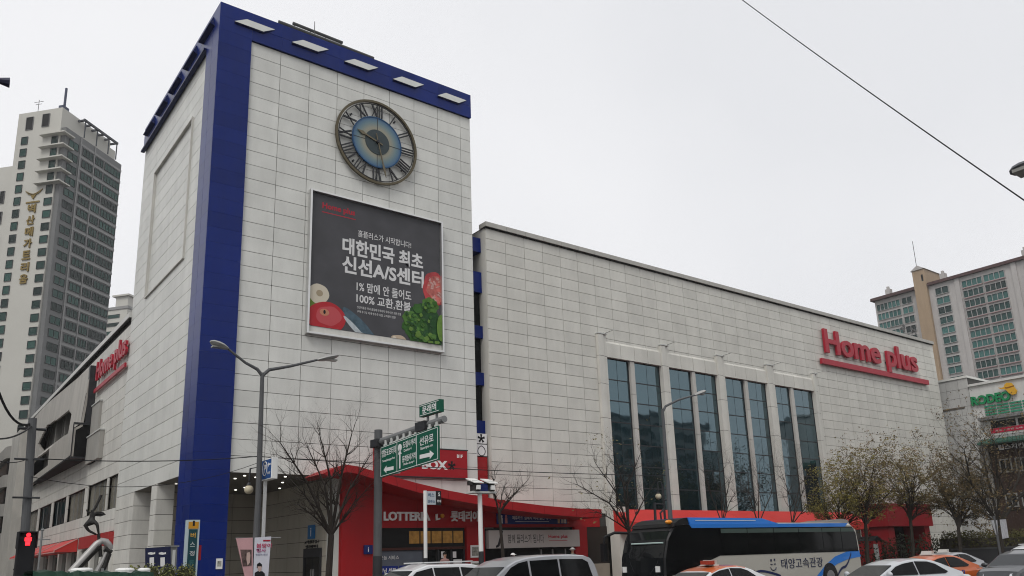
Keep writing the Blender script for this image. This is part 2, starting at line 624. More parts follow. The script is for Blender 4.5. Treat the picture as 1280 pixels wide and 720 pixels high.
for k in range(5):
    x = .57+2.85*k
    w = MB()
    A = [(x-.05, -OUT-.13, 27.22), (x+1.36, -OUT-.13, 27.22), (x+1.98, -OUT-.01, 27.66), (x+.58, -OUT-.01, 27.66)]
    w.quad(*A)
    w.cur = 1
    Bq = [(x, -OUT+.01, 27.16), (x+1.41, -OUT+.01, 27.16), (x+2.0, -OUT+.01, 27.62), (x+.6, -OUT+.01, 27.62)]
    w.add(A+Bq, [(0, 4, 5, 1), (1, 5, 6, 2), (2, 6, 7, 3), (3, 7, 4, 0), (4, 7, 6, 5)])
    w.build('sloped_ledge', [LIGHT, BLUED], tower)
    y = .62+2.72*k
    w = MB()
    A = [(-OUT-.24, y, 27.32), (-OUT-.24, y+1.9, 27.32), (-OUT-.01, y+2.2, 27.9), (-OUT-.01, y+.3, 27.9)]
    w.quad(*A)
    w.cur = 1
    Bq = [(-OUT+.01, y, 27.2), (-OUT+.01, y+1.75, 27.2), (-OUT+.01, y+2.1, 27.8), (-OUT+.01, y+.35, 27.8)]
    w.add(A+Bq, [(0, 4, 5, 1), (1, 5, 6, 2), (2, 6, 7, 3), (3, 7, 4, 0), (4, 7, 6, 5)])
    w.build('sloped_ledge', [LIGHT, BLUED], tower)
w = MB().box((-OUT-.14, 1.76, 26.52), (-.06, TD+.02, 26.63))
w.build('drip_ledge', BLUED, tower)
# roof rails and mast
w = MB()
ra, rb_ = hit(348, 27, 1, .9), hit(467, 73, 1, .9)
rc, rd_ = hit(366, 29, 1, 1.5), hit(428, 53.5, 1, 1.5)
for (p, q) in ((ra, rb_), (rc, rd_)):
    w.tube([p, q], .085)
for f_ in (.03, .35, .65, .97):
    for (p, q) in ((ra, rb_), (rc, rd_)):
        c = p+(q-p)*f_
        w.tube([(c.x, c.y, TZ), c], .04)
w.build('roof_rail', GREYP, tower)
MB().tube([(5.2, 1.3, TZ), (5.2, 1.3, 30.1)], .02).tube([(5.2, 1.3, 29.0), (5.2, 1.3, 29.2)], .05).build('mast', GREYP, tower)
# open portico below
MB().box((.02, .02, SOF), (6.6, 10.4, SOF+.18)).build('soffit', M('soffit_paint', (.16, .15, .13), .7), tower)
LAMP = M('lamp_lit', (1.0, 0.95, 0.85), 0.5, emit=2.2)
lm = MB().lathe([(.045, -.02), (.058, -.02), (.058, .03)], n=12).mesh('downlight', LAMP)
for (x, y) in ((.7, 5.2), (2.42, .9), (2.44, 2.2), (4.31, 6.27), (4.32, 7.67), (4.37, 9.1), (3.1, 1.4), (4.21, .75), (5.92, 1.56), (6.1, 6.2), (2.5, 4.4), (.75, 3.4), (5.1, 3.3), (2.4, 6.6)):
    o = link('downlight', lm)
    o.parent = tower
    o.matrix_parent_inverse = wmat(tower).inverted()
    o.location = (x, y, SOF-.02)
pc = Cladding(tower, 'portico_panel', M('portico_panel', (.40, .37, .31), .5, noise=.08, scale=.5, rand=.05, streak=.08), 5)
pz = steps(.15, SOF, 8)
DOOR = (1.75, 3.75, .2, 2.65)
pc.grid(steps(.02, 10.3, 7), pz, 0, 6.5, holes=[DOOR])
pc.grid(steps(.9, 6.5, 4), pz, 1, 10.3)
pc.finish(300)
pc = Cladding(tower, 'pier_panel', PANEL3, 6)
pc.grid([.02, .8], pz, 1, 5.72); pc.grid([5.72, 6.72], pz, 0, 0)
pc.grid([0, .86], pz, 1, 10.18); pc.grid([10.2, 12.1, 14.1], pz, 0, 0)
pc.finish(300)
b = MB()
b.box((.04, 5.78, .15), (.8, 6.72, SOF)); b.box((.06, 10.24, .15), (.9, TD, SOF+.1)); b.box((.9, 10.36, .15), (6.55, 10.7, SOF+.1))
b.build('pier_core', JOINT, tower)
dr = MB()
dr.box((6.44, DOOR[0], .2), (6.55, DOOR[0]+.1, 2.65)); dr.box((6.44, DOOR[1]-.1, .2), (6.55, DOOR[1], 2.65)); dr.box((6.441, DOOR[0]+.1, 2.25), (6.55, DOOR[1]-.1, 2.65))
dr = dr.build('door_frame', DARKM, tower)
for s in (0, 1):
    y0 = DOOR[0]+.12+s*.89
    d = MB().box((6.49, y0, .2), (6.53, y0+.86, 2.24)).build('door', GLASSD, tower)
    MB().box((6.44, y0+(.7 if s == 0 else .06), .9), (6.49, y0+(.76 if s == 0 else .12), 1.7)).build('handle', SILVER, d)
sg = thing('entrance_sign', 'small blue square sign with two lines of dark letters over the portico door', 'sign', (6.4, 2.8, 3))
MB().box((6.42, 2.5, 3.1), (6.48, 3.25, 3.75)).build('plate', M('sign_blue', (.02, .13, .32), .4), sg)
letters('symbol', 'i', (6.418, 2.87, 3.42), ROT_LEFT, sg, WHITE, h=.4, bold=.02)
letters('lettering', '고객센터 입구', (6.48, 2.85, 2.96), ROT_LEFT, sg, BLACK, w=1.7, h=.16, extrude=.02, bold=.01)
letters('lettering', '엘리베이터', (6.48, 2.85, 2.74), ROT_LEFT, sg, BLACK, w=1.4, h=.15, extrude=.02, bold=.01)
MB().box((.95, 4.2, 1.9), (1.0, 5.4, 3.4)).build('portico_panel', M('olive_panel', (.13, .14, .01), .5), tower)
MB().box((.95, 4.2, 3.42), (1.0, 5.4, 5.1)).build('dark_screen', GLASSD, tower)

# ---------------------------------------------------------------- clock
clk = thing('wall_clock', 'large round skeleton clock with roman numerals and a blue dial on the tower', 'clock', (8.2, 0, 23.2))
CR = 2.38
BR = M('clock_bronze', (.10, .085, .055), .45, metal=.5, noise=.15, scale=3)


def ring(r0, r1, y0, y1, n=56):
    m = MB()
    c = (8.2, 0, 23.2)
    for k in range(n):
        a0, a1 = 2*PI*k/n, 2*PI*(k+1)/n
        P = lambda r, a, y: (c[0]+r*math.sin(a), y, c[2]+r*math.cos(a))
        m.add([P(r0, a0, y0), P(r1, a0, y0), P(r1, a1, y0), P(r0, a1, y0), P(r0, a0, y1), P(r1, a0, y1), P(r1, a1, y1), P(r0, a1, y1)],
              [(0, 3, 2, 1), (4, 5, 6, 7), (0, 1, 5, 4), (3, 7, 6, 2), (0, 4, 7, 3), (1, 2, 6, 5)])
    return m


ring(2.24, 2.36, -.24, -.12).build('outer_ring', BR, clk)
ring(2.15, 2.185, -.2, -.15).build('minute_ring', DARKM, clk)
dm, t, bs = principled('clock_dial')
N, L = t.nodes.new, t.links.new
geo = N('ShaderNodeNewGeometry')
sb = N('ShaderNodeVectorMath'); sb.operation = 'DISTANCE'; sb.inputs[1].default_value = (8.2, -.26, 23.2)
L(geo.outputs['Position'], sb.inputs[0])
rp2 = N('ShaderNodeValToRGB')
e = rp2.color_ramp.elements
e[0].position, e[0].color = .82/1.6, (.24, .235, .18, 1)
e[1].position, e[1].color = 1.40/1.6, (.015, .085, .20, 1)
e2 = rp2.color_ramp.elements.new(1.1/1.6); e2.color = (.11, .18, .20, 1)
dv = N('ShaderNodeMath'); dv.operation = 'DIVIDE'; dv.inputs[1].default_value = 1.6
L(sb.outputs['Value'], dv.inputs[0]); L(dv.outputs[0], rp2.inputs['Fac']); L(rp2.outputs['Color'], bs.inputs['Base Color'])
bs.inputs['Roughness'].default_value = .4
dial = ring(.001, 1.38, -.19, -.14).build('dial', dm, clk)
ring(1.38, 1.44, -.21, -.13).build('dial_rim', M('clock_blue', (.015, .06, .14), .4), clk)
ring(.001, .70, -.215, -.192).build('centre_disc', M('clock_centre', (.04, .055, .06), .5), clk)
m = MB()
for a in (0, PI/2, PI, 3*PI/2):
    s_, c_ = math.sin(a), math.cos(a)
    q = lambda r, w: (8.2+r*s_+w*c_, -.20, 23.2+r*c_-w*s_)
    m.prism([q(.02, -.014), q(2.2, -.014), q(2.2, .014), q(.02, .014)], (0, .06, 0))
m.build('spoke', DARKM, clk)
ROM = ['XII', 'I', 'II', 'III', 'IIII', 'V', 'VI', 'VII', 'VIII', 'IX', 'X', 'XI']
for h, txt in enumerate(ROM):
    a = 2*PI*h/12
    m = MB()
    s_, c_ = math.sin(a), math.cos(a)
    T = lambda u, v, y=-.19: (8.2+u*c_+v*s_, y, 23.2-u*s_+v*c_)

    def bar(u0, v0, u1, v1, w):
        d = Vector((u1-u0, v1-v0)).normalized(); n_ = Vector((-d.y, d.x))*w/2
        m.prism([T(u0-n_.x, v0-n_.y), T(u1-n_.x, v1-n_.y), T(u1+n_.x, v1+n_.y), T(u0+n_.x, v0+n_.y)], (0, .06, 0))
    wd = {'I': .15, 'V': .40, 'X': .40}
    tot = sum(wd[c] for c in txt); u = -tot/2
    R0, R1 = 1.46, 2.14
    for c in txt:
        w2 = wd[c]
        if c == 'I': bar(u+w2/2, R0, u+w2/2, R1, .062)
        elif c == 'V':
            bar(u+.05, R1, u+w2/2, R0, .085); bar(u+w2-.05, R1, u+w2/2, R0, .045)
        else:
            bar(u+.05, R1, u+w2-.05, R0, .085); bar(u+w2-.05, R1, u+.05, R0, .045)
        u += w2
    m.build('numeral', DARKM, clk)
HAND = M('clock_hand', (.14, .12, .08), .45, metal=.3)


def hand(a, ln, w, tail, y):
    s_, c_ = math.sin(a), math.cos(a)
    T = lambda u, v: (8.2+u*c_+v*s_, y, 23.2-u*s_+v*c_)
    m = MB()
    m.prism([T(-w*.4, -tail), T(w*.4, -tail), T(w*.5, ln*.62), T(w*1.2, ln*.72), T(0, ln), T(-w*1.2, ln*.72), T(-w*.5, ln*.62)], (0, .04, 0))
    return m


hand(rad(-72), 1.25, .085, .3, -.27).build('hour_hand', HAND, clk)
hand(rad(166), 2.0, .06, .45, -.31).build('minute_hand', HAND, clk)
MB().lathe([(.07, -.35), (.09, -.34), (.09, -.2)], (8.2, 0, 23.2), axis='y').build('hub', DARKM, clk)
m = MB()
for a in (.6, 2.2, 3.9, 5.4):
    m.tube([(8.2+1.9*math.sin(a), -.15, 23.2+1.9*math.cos(a)), (8.2+1.9*math.sin(a), .02, 23.2+1.9*math.cos(a))], .05, 6)
m.build('wall_bracket', DARKM, clk)

# ---------------------------------------------------------------- billboard
BX0, BX1, BZ0, BZ1 = 4.6, 12.13, 12.33, 19.62
bb = thing('billboard', 'large square dark grey food billboard with white korean lettering on the tower', 'billboard', (8.4, 0, 16))
fm = MB()
for (a, c) in (((BX0, -.3, BZ0), (BX0+.1, .01, BZ1)), ((BX1-.1, -.3, BZ0), (BX1, .01, BZ1)), ((BX0+.1, -.299, BZ1-.1), (BX1-.1, .01, BZ1)), ((BX0+.1, -.299, BZ0), (BX1-.1, .01, BZ0+.1))):
    fm.box(a, c)
fm.build('frame', SILVER, bb, bevel=.012)
MB().box((BX0+.1, -.12, BZ0+.1), (BX1-.1, .01, BZ0+.42)).build('bottom_strip', PANEL3, bb)
PB0 = BZ0+.42
MB().box((BX0+.1, -.13, PB0), (BX1-.1, .012, BZ1-.1)).build('poster', M('slate_print', (.062, .062, .068), .55, noise=.22, scale=.9), bb)
BW, BH = BX1-BX0, BZ1-BZ0


def bp_(u, v, y=-.135): return Vector((BX0+u*BW, y, BZ1-v*BH))


TXW = M('poster_white', (.62, .62, .62), .6)
for (txt, u0, u1, v, h, bold) in (('홈플러스가 시작합니다!', .345, .75, .235, .36, .006), ('대한민국 최초', .235, .845, .345, .88, .032), ('신선A/S센터', .235, .85, .478, .92, .032),
                                  ('1% 맘에 안 들어도', .34, .75, .617, .52, .016), ('100% 교환,환불', .34, .745, .702, .54, .016)):
    letters('lettering', txt, bp_((u0+u1)/2, v), ROT_FRONT, bb, TXW, w=(u1-u0)*BW, h=h, bold=bold)
for v, u1, txt in ((.765, .67, '신선식품은 맛과 품질에 만족하지 못하시면 교환 환불'), (.795, .63, '구매 후 7일 이내 영수증 지참 고객센터 방문')):
    letters('small_print', txt, bp_((.345+u1)/2, v), ROT_FRONT, bb, TXW, w=(u1-.345)*BW, h=.13)
letters('logo', 'Home plus', bp_(.205, .098), ROT_FRONT, bb, REDL, w=1.75, h=.4, bold=.03)
MB().box(bp_(.087, .137, -.131), bp_(.327, .143, -.1345)).build('logo_rule', REDL, bb)


def disc(c, rx, rz, y, mat, name, n=28, rot=0, sh=None, clip=True):
    pts = []
    for k in range(n):
        a = 2*PI*k/n
        q = 1 if sh is None else sh(a)
        x, z = rx*q*math.cos(a), rz*q*math.sin(a)
        X, Z_ = c.x+x*math.cos(rot)-z*math.sin(rot), c.z+x*math.sin(rot)+z*math.cos(rot)
        if clip: X, Z_ = min(max(X, BX0+.105), BX1-.105), max(Z_, PB0+.005)
        pts.append((X, y, Z_))
    return MB().prism(pts, (0, .003, 0)).build(name, mat, bb)


rr = random.Random(4)
wob = lambda amt, f1, ph: (lambda a: 1+amt*math.sin(f1*a+ph)+amt*.6*math.sin((f1*2+1)*a+ph*2))
disc(bp_(.03, .80), .42, .5, -.1335, M('print_leaf', (.12, .2, .03), .6), 'leaf_print')
disc(bp_(.08, .72), .52, .50, -.137, M('print_onion', (.55, .50, .40), .6), 'onion_print', sh=wob(.02, 3, 1))
disc(bp_(.085, .715), .17, .16, -.141, M('print_onion_core', (.33, .27, .18), .6), 'onion_core')
disc(bp_(.135, .875), .98, .80, -.145, M('print_apple', (.40, .022, .03), .5), 'apple_print', sh=wob(.02, 2, .4))
disc(bp_(.15, .86), .62, .5, -.149, M('print_apple_mid', (.46, .07, .08), .5), 'apple_blush', sh=wob(.06, 2, .9))
disc(bp_(.12, .84), .24, .17, -.153, M('print_apple_top', (.48, .2, .12), .5), 'apple_hollow')
disc(bp_(.12, .838), .06, .1, -.157, BLACK, 'apple_stalk')
disc(bp_(.37, .90), 1.25, .32, -.1425, M('print_fish', (.06, .10, .13), .4, noise=.5, scale=4), 'fish_print', rot=rad(-42), sh=wob(.04, 2, 0))
disc(bp_(.345, .93), .95, .13, -.1465, M('print_fish_belly', (.42, .46, .48), .4, noise=.2, scale=6), 'fish_belly', rot=rad(-42))
GR = [M('print_green_%d' % i, c, .6, noise=.3, scale=3) for i, c in enumerate(((.02, .07, .02), (.035, .11, .02), (.07, .17, .03), (.12, .22, .04)))]
for i, (u, v, q) in enumerate(((.85, .77, .95), (.78, .84, .75), (.90, .66, .5), (.97, .80, .7), (.83, .93, .75), (.74, .78, .45), (.93, .90, .7), (.80, .70, .3))):
    disc(bp_(u, v), q, q*.85, -.137-.004*i, GR[i % 3], 'broccoli_print', sh=wob(.07, 5+i % 3, i))
for i in range(70):
    a, q = rr.uniform(0, 2*PI), rr.uniform(0, 1)**.5
    u0, v0, sz = rr.choice(((.85, .77, .1), (.78, .84, .08), (.90, .66, .05), (.83, .93, .08), (.74, .78, .05)))
    disc(bp_(u0+math.cos(a)*q*sz, v0+math.sin(a)*q*sz*.85), rr.uniform(.07, .15), rr.uniform(.06, .12), -.1655-.0006*i, GR[rr.choice((0, 0, 1, 1, 2, 3))], 'floret_print', n=9, sh=wob(.12, 4, i))
for i in range(26):
    a, q = rr.uniform(0, 2*PI), rr.uniform(.1, 1)**.5
    disc(bp_(.945+math.cos(a)*q*.075, .53+math.sin(a)*q*.09), rr.uniform(.04, .16), rr.uniform(.03, .07), -.1485-.0005*i, M('print_marbling', (.52, .30, .27), .6, noise=.3, scale=6), 'meat_marbling', n=8, rot=rr.uniform(0, 3))
for i in range(16):
    disc(bp_(rr.uniform(.76, .95), rr.uniform(.88, .97)), .16, .12, -.21-.0015*i, GR[2+i % 2], 'parsley_print', n=12, sh=wob(.14, 4, i))
disc(bp_(.98, .82), .26, .72, -.236, GR[3], 'stalk_print')
disc(bp_(.945, .53), .80, .92, -.1405, M('print_meat', (.40, .05, .055), .5, noise=.5, scale=2.5), 'meat_print', sh=wob(.05, 3, 2))
disc(bp_(.955, .53), .6, .70, -.1445, M('print_meat_in', (.48, .13, .11), .5, noise=.6, scale=4), 'meat_grain', sh=wob(.08, 4, 1))
disc(bp_(.65, .945), .42, .22, -.137, M('print_mushroom', (.48, .38, .28), .6), 'mushroom_print', sh=wob(.06, 2, 1))
disc(bp_(.62, .955), .13, .2, -.141, M('print_mushroom_in', (.62, .55, .45), .6), 'mushroom_stem')

# ---------------------------------------------------------------- recessed link between tower and wing
lkb = thing('link_block', 'narrow recessed strip of blue spandrels and dark glass between tower and long wing', 'building', (14.7, 6, 0))
for (z0, z1) in ((18.75, 19.6), (16.35, 17.55), (13.7, 14.4), (11.05, 11.75), (8.4, 9.1)):
    MB().box((TX+.003, .5, z0), (15.155, 1.4, z1)).build('spandrel', BLUE, lkb)
for (z0, z1) in ((14.4, 16.35), (11.75, 13.7), (9.1, 11.05), (4.5, 8.4)):
    MB().box((TX+.002, .75, z0), (15.156, .8, z1)).build('pane', GLASSD, lkb)
MB().box((TX+.004, .81, .1), (15.154, 12, 17.5)).build('wall', DARK, lkb)
def star(x, z, r, y, par):
    m = MB()
    for k in range(5):
        a = 2*PI*k/5
        s_, c_ = math.sin(a), math.cos(a)
        m.prism([(x+u*c_+v*s_, y-.006, z-u*s_+v*c_) for u, v in ((-.03, 0), (.03, 0), (.065, r), (-.065, r))], (0, .005, 0))
    return m.build('star', BLACK, par)


vsn = thing('vertical_sign', 'narrow stack of star, emblem and red panels in the gap beside the tower', 'sign', (14.7, .3, 6))
MB().box((14.30, .2, 7.82), (15.02, .4, 8.34)).build('star_panel', SHOPW, vsn)
star(14.66, 8.08, .23, .198, vsn)
MB().box((14.30, .2, 7.16), (15.02, .4, 7.76)).build('emblem_panel', SHOPW, vsn)
m = MB()
pts = [(14.66+.24*math.sin(a)*(1-.25*max(0, math.cos(a))), .197, 7.43+.26*math.cos(a)) for a in [2*PI*i/20 for i in range(20)]]
for i in range(20):
    m.tube([pts[i], pts[(i+1) % 20]], .02, 5)
m.build('emblem', BLACK, vsn)
MB().box((14.30, .2, 4.6), (15.02, .4, 7.10)).build('red_panel', RED, vsn)
for k in range(4):
    MB().box((14.30, .196, 5.2+k*.45), (15.02, .2, 5.22+k*.45)).build('seam', M('red_dark', (.18, .004, .006), .5), vsn)

# ---------------------------------------------------------------- long wing
WX0, WX1, WZ = 15.16, 66.7, 20.4
wing = thing('store_wing', 'long low white panelled store wing with tall dark glass bays', 'building', (41, 20, 0))
b = MB()
b.box((WX0+.03, .07, 15.0), (WX1, 40, 20.15))
b.box((WX0+.03, .07, .15), (23.3, 40, 15)); b.box((46.3, .07, .15), (WX1, 40, 15)); b.box((23.3, .75, .15), (46.3, 40, 15))
b.build('wall_core', JOINT, wing)
BAY = (23.2, 46.4, 3.0, 14.62)
cl = Cladding(wing, 'panel', PANEL2, 7)
wu = [WX0+1.375*i for i in range(38)]+[WX1]
wv = [20.12-.663*i for i in range(31)][::-1]
cl.grid(wu, wv, 1, 0, holes=[BAY, (WX0-.1, 50.0, 0, 4.2)])
cl.finish(300)
MB().box((WX0-.005, .05, .2), (WX0+.03, 1.5, 20.1)).build('return_panel', PANEL2, wing)
cp = MB()
for i in range(len(wu)-1):
    cp.box((wu[i]+(.012 if i else -.1), -.17, 20.13), (wu[i+1]-.006, .5, WZ))
cp.build('coping', M('coping_metal', (.40, .39, .36), .5, noise=.08, scale=1, rand=.04, streak=.08), wing)
MB().box((WX0-.08, -.1, 20.06), (WX1, .1, 20.13)).build('coping_painted_shadow', DARK, wing)  # solid dark strip standing in for the shadow line under the coping
MB().box((WX0+.05, .5, 20.14), (WX1, 40, 20.2)).build('roof', CONC, wing)
# bays
PC = [(23.21, 23.95), (28.77, 29.47), (34.35, 35.15), (39.95, 40.85), (45.82, 46.40)]
MC = [(25.95, 26.39), (31.75, 32.15), (37.35, 37.75), (42.82, 43.26)]
pz = [3.0, 5.4, 7.6, 9.8, 11.9, 13.62, 14.98]
for (x0, x1) in PC:
    q = None
    for i in range(len(pz)-1):
        o = MB().box((x0, -.22, pz[i]+.012), (x1-.3, .25, pz[i+1]-.012)).box((x1-.29, -.13, pz[i]+.012), (x1, .3, pz[i+1]-.012)).build('pilaster_panel', PANEL2, wing)
    o = MB().box((x0+.03, -.20, 3), (x1-.31, .29, 14.94)).box((x1-.28, -.11, 3), (x1-.03, .29, 14.94)).build('pilaster', JOINT, wing)
    MB().box((x0-.03, -.25, 14.99), (x1+.02, .0, 15.06)).build('pilaster_cap', LIGHT, wing)
    MB().tube([(x1-.15, -.1, 15.06), (x1-.15, -1.0, 15.1)], .03, 6).tube([(x1-.15, -.12, 14.9), (x1-.15, -.12, 15.14)], .035, 6).build('flag_holder', LIGHT, wing)
for (x0, x1) in MC:
    for i in range(5):
        z0, z1 = steps(3.0, 13.6, 5)[i:i+2]
        MB().box((x0+.04, -.06, z0+.01), (x1-.04, .3, z1-.01)).build('mullion', M('mullion_pale', (.46, .45, .42), .45, noise=.06, scale=1, rand=.05, streak=.06), wing)
for a, c in zip(PC[:-1], PC[1:]):
    us2 = steps(a[1], c[0], 4)
    for i in range(4):
        x0, x1 = us2[i]+.014, us2[i+1]-.014
        MB().add([(x0, -.12, 13.62), (x1, -.12, 13.62), (x1, -.12, 14.5), (x0, -.12, 14.5), (x0, .5, 13.62), (x1, .5, 13.62), (x1, 0.02, 14.68), (x0, 0.02, 14.68)],
                 [(0, 1, 2, 3), (3, 2, 6, 7), (0, 4, 5, 1), (0, 3, 7, 4), (1, 5, 6, 2)]).build('header_panel', PANEL2, wing)
    MB().box((a[1], -.09, 13.64), (c[0], .25, 14.45)).build('header', JOINT, wing)
gz = [13.6-1.31*i for i in range(9)][::-1]
gm = {}
rr = random.Random(11)
for a, c, mm in zip(PC[:-1], PC[1:], MC):
    for (x0, x1) in ((a[1], mm[0]), (mm[1], c[0])):
        us2 = steps(x0+.04, x1-.04, 2)
        for i in range(2):
            for j in range(8):
                w, h = us2[1]-us2[0]-.03, gz[j+1]-gz[j]-.06
                key = round(w, 2)
                if key not in gm: gm[key] = MB().box((-w/2, 0, -h/2), (w/2, .03, h/2)).mesh('pane', GLASS)
                o = link('pane', gm[key]); o.parent = wing; o.matrix_parent_inverse = wmat(wing).inverted()
                o.location = ((us2[i]+us2[i+1])/2, .12, (gz[j]+gz[j+1])/2)
                o.rotation_euler = (rr.uniform(-.006, .006), 0, rr.uniform(-.006, .006))
        fr = MB().box((x0, .17, 3.0), (x1, .5, 13.62)).box((x0, .09, 3), (x0+.04, .17, 13.6)).box((x1-.04, .09, 3), (x1, .17, 13.6))
        for z in gz: fr.box((x0+.04, .10, z-.03), (x1-.04, .17, z+.03))
        fr.build('glazing_frame', DARKM, wing)

# red letters on the wing
hs1 = thing('store_sign', 'big red raised store name with an underline on the long right wing', 'sign', (56, 0, 17))
letters('letter', 'Home plus', (55.3, -.12, 17.62), ROT_FRONT, hs1, REDL, w=14.7, h=2.6, extrude=.2, bold=.026, split=True, res=4)
MB().box((47.2, -.32, 15.95), (64.2, -.1, 16.38)).build('underline', REDL, hs1)
m = MB()
for x in (48.5, 52, 56, 60, 63.0): m.box((x, -.12, 16.1), (x+.15, .02, 16.25))
for x in (48.2, 57.4): m.box((x, -.13, 17.2), (x+.12, .02, 17.35))
m.build('bracket', DARKM, hs1)
# ---------------------------------------------------------------- left wing
LY1, LZ = 58.0, 16.4
lw = thing('store_side_wing', 'white panelled side wing with a curved screen and red awnings, left of the tower', 'building', (8, 36, 0))
b = MB()
EYE = (27.6, 50.0, 9.4, 14.7)
for (u0, u1, v0, v1) in subtract((TD+.01, LY1, 7.15, 16.1), [EYE]): b.box((.07, u0, v0), (1.2, u1, v1))
b.box((1.2, TD+.01, 7.15), (30, LY1, 16.1)); b.box((.07, TD+.01, 4.05), (30, LY1, 5.3)); b.box((.5, TD+.01, .15), (30, LY1, 7.15))
b.build('wall_core', JOINT, lw)
cl = Cladding(lw, 'panel', PANEL3, 9)
lu = [TD]+[16.55+3.0*i for i in range(14)]+[LY1]
cl.grid(lu, [7.15+.714*i for i in range(13)], 0, 0, holes=[EYE], gu=.008)
cl.grid(lu, [4.05, 4.68, 5.3], 0, 0, gu=.008)
WINS = [(14.2, 16.5), (17.0, 22.4), (23.5, 29.3), (30.2, 35.5), (36.5, 42.3), (43.2, 49.0), (50, 55.5)]
prev = TD
for (a, c) in WINS:
    cl.grid([prev, a], [5.3, 6.2, 7.15], 0, 0)
    prev = c
cl.grid([prev, LY1], [5.3, 6.2, 7.15], 0, 0)
cl.finish(300)
cp = MB()
for y in [TD+i*2.0 for i in range(22)]:
    cp.box((-.14, y+.01, 16.1), (.5, min(y+1.99, LY1), LZ))
cp.build('coping', M('coping_pale', (.55, .545, .52), .45, noise=.06, scale=1), lw)
MB().box((-.10, TD+.012, 16.0), (.06, LY1, 16.1)).build('coping_painted_shadow', DARK, lw)  # coping's shadow put in as a dark strip, as on the long wing
MB().box((.5, TD+.02, 16.1), (30, LY1, 16.2)).build('roof', CONC, lw)
BLIND = M('window_blind', (.20, .185, .155), .6, noise=.35, scale=1, stretch=(1, 9, .3))
for i, (a, c) in enumerate(WINS):
    n = 2 if i == 0 else 4
    fr = MB().box((.25, a, 5.3), (.33, c, 7.15))
    fr = fr.build('window', BLIND if i not in (3, 4) else GLASSD, lw)
    ys = steps(a, c, n)
    for k in range(n):
        MB().box((.17, ys[k]+.03, 5.36), (.2, ys[k+1]-.03, 7.1)).build('pane', glass_mat('side_glass', (.17, .16, .13), .2, .01, .25, .25) if i not in (3, 4) else GLASS, fr)
    for y in ys[1:-1]: MB().box((.14, y-.03, 5.3), (.25, y+.03, 7.15)).build('frame', DARKM if i in (3, 4) else STEEL, fr)
# awnings along the side
AW = [(14.0, 16.1), (16.9, 22.5), (24.1, 30.0), (30.7, 38.2), (39.2, 46.5)]
for i, (a, c) in enumerate(AW):
    if i < 2:
        MB().box((-.25, a, 3.3), (0.06, c, 4.0)).build('sign_band', M('side_red', (.33, .03, .03), .5, noise=.1, scale=2), lw)
    else:
        aw = MB()
        n = 2 if c-a > 6.5 else 1
        for y0, y1 in zip(steps(a, c, n)[:-1], steps(a, c, n)[1:]):
            y0 += .08; y1 -= .08
            o = MB().prism([(-.02, y0, 4.02), (-1.3, y0, 3.32), (-1.3, y0, 3.2), (-.02, y0, 3.2)], (0, y1-y0, 0)).build('awning', REDAWN, lw)
            MB().prism([(-.03, y0-.02, 4.05), (-1.33, y0-.02, 3.33), (-1.33, y0-.02, 3.18), (-1.28, y0-.02, 3.18), (-1.28, y0-.02, 3.3), (-.03, y0-.02, 3.98)], (0, .05, 0)).box((-1.33, y0+.03, 3.18), (-1.302, y1, 3.24)).build('edge_trim', M('awning_trim', (.55, .3, .28), .5), o)
for a, c in zip([14.0, 16.6, 19.5, 23.3, 27.0, 30.4, 34.4, 38.7, 43, 47], [16.6, 19.5, 23.3, 27.0, 30.4, 34.4, 38.7, 43, 47, 57.9]):
    MB().box((.1, a+.35, .15), (.2, c-.35, 3.2)).build('shop_window', glass_mat('side_shop_glass', (.05, .05, .045), .1, .01, .5, .4), lw)
    MB().box((-.1, a-.3, .15), (.5, a+.3, 3.25)).build('pier', PANEL3, lw)
MB().box((.0, TD, 3.22), (.5, LY1, 4.02)).build('shop_band', M('shop_band_grey', (.30, .29, .27), .6, noise=.1, scale=1), lw)

# curved screen on the side wing
SCR = M('screen_metal', (.40, .38, .345), .55, noise=.08, scale=.6, streak=.18)
NU, NV = 120, 64


def prot(y):
    t = max(0.0, min(1.0, (51-y)/(51-22.9)))
    return .06+.95*t**.8


def sbot(y): return 9.05+.35*max(0, (y-24)/27)
def stop_(y): return 15.0+1.0*min(1, (y-23)/21)


eyes = []
sm = MB()
G = {}
for i in range(NU+1):
    y = 22.9+(52-22.9)*i/NU
    for j in range(NV+1):
        v = j/NV
        z = sbot(y)+(stop_(y)-sbot(y))*v
        p = prot(y)
        prof = 1.0 if v < .30 else (1.0-.38*(v-.30)/.04 if v < .34 else .62-.32*(v-.34)/.66)
        G[i, j] = len(sm.v)
        sm.v.append((-.08-p*prof, y, z))


def in_eye(y, z):
    a = (y-28.0)/(45.5-28.0)
    if 0 < a < 1:
        lo = 11.25+.55*a; hi = 13.1+1.0*a**1.3
        w = min(1, 4*(1-a))
        mid = lo+(hi-lo)*.45
        if mid-(mid-lo)*w < z < mid+(hi-mid)*min(1, 6*a+.5)*w: return True
    a = (y-34.8)/(49.0-34.8)
    if 0 < a < 1:
        lo = 9.75+.3*a; hi = 11.05+.7*a
        w = min(1, 4*(1-a))
        mid = (lo+hi)/2
        if mid-(mid-lo)*w < z < mid+(hi-mid)*w: return True
    return False


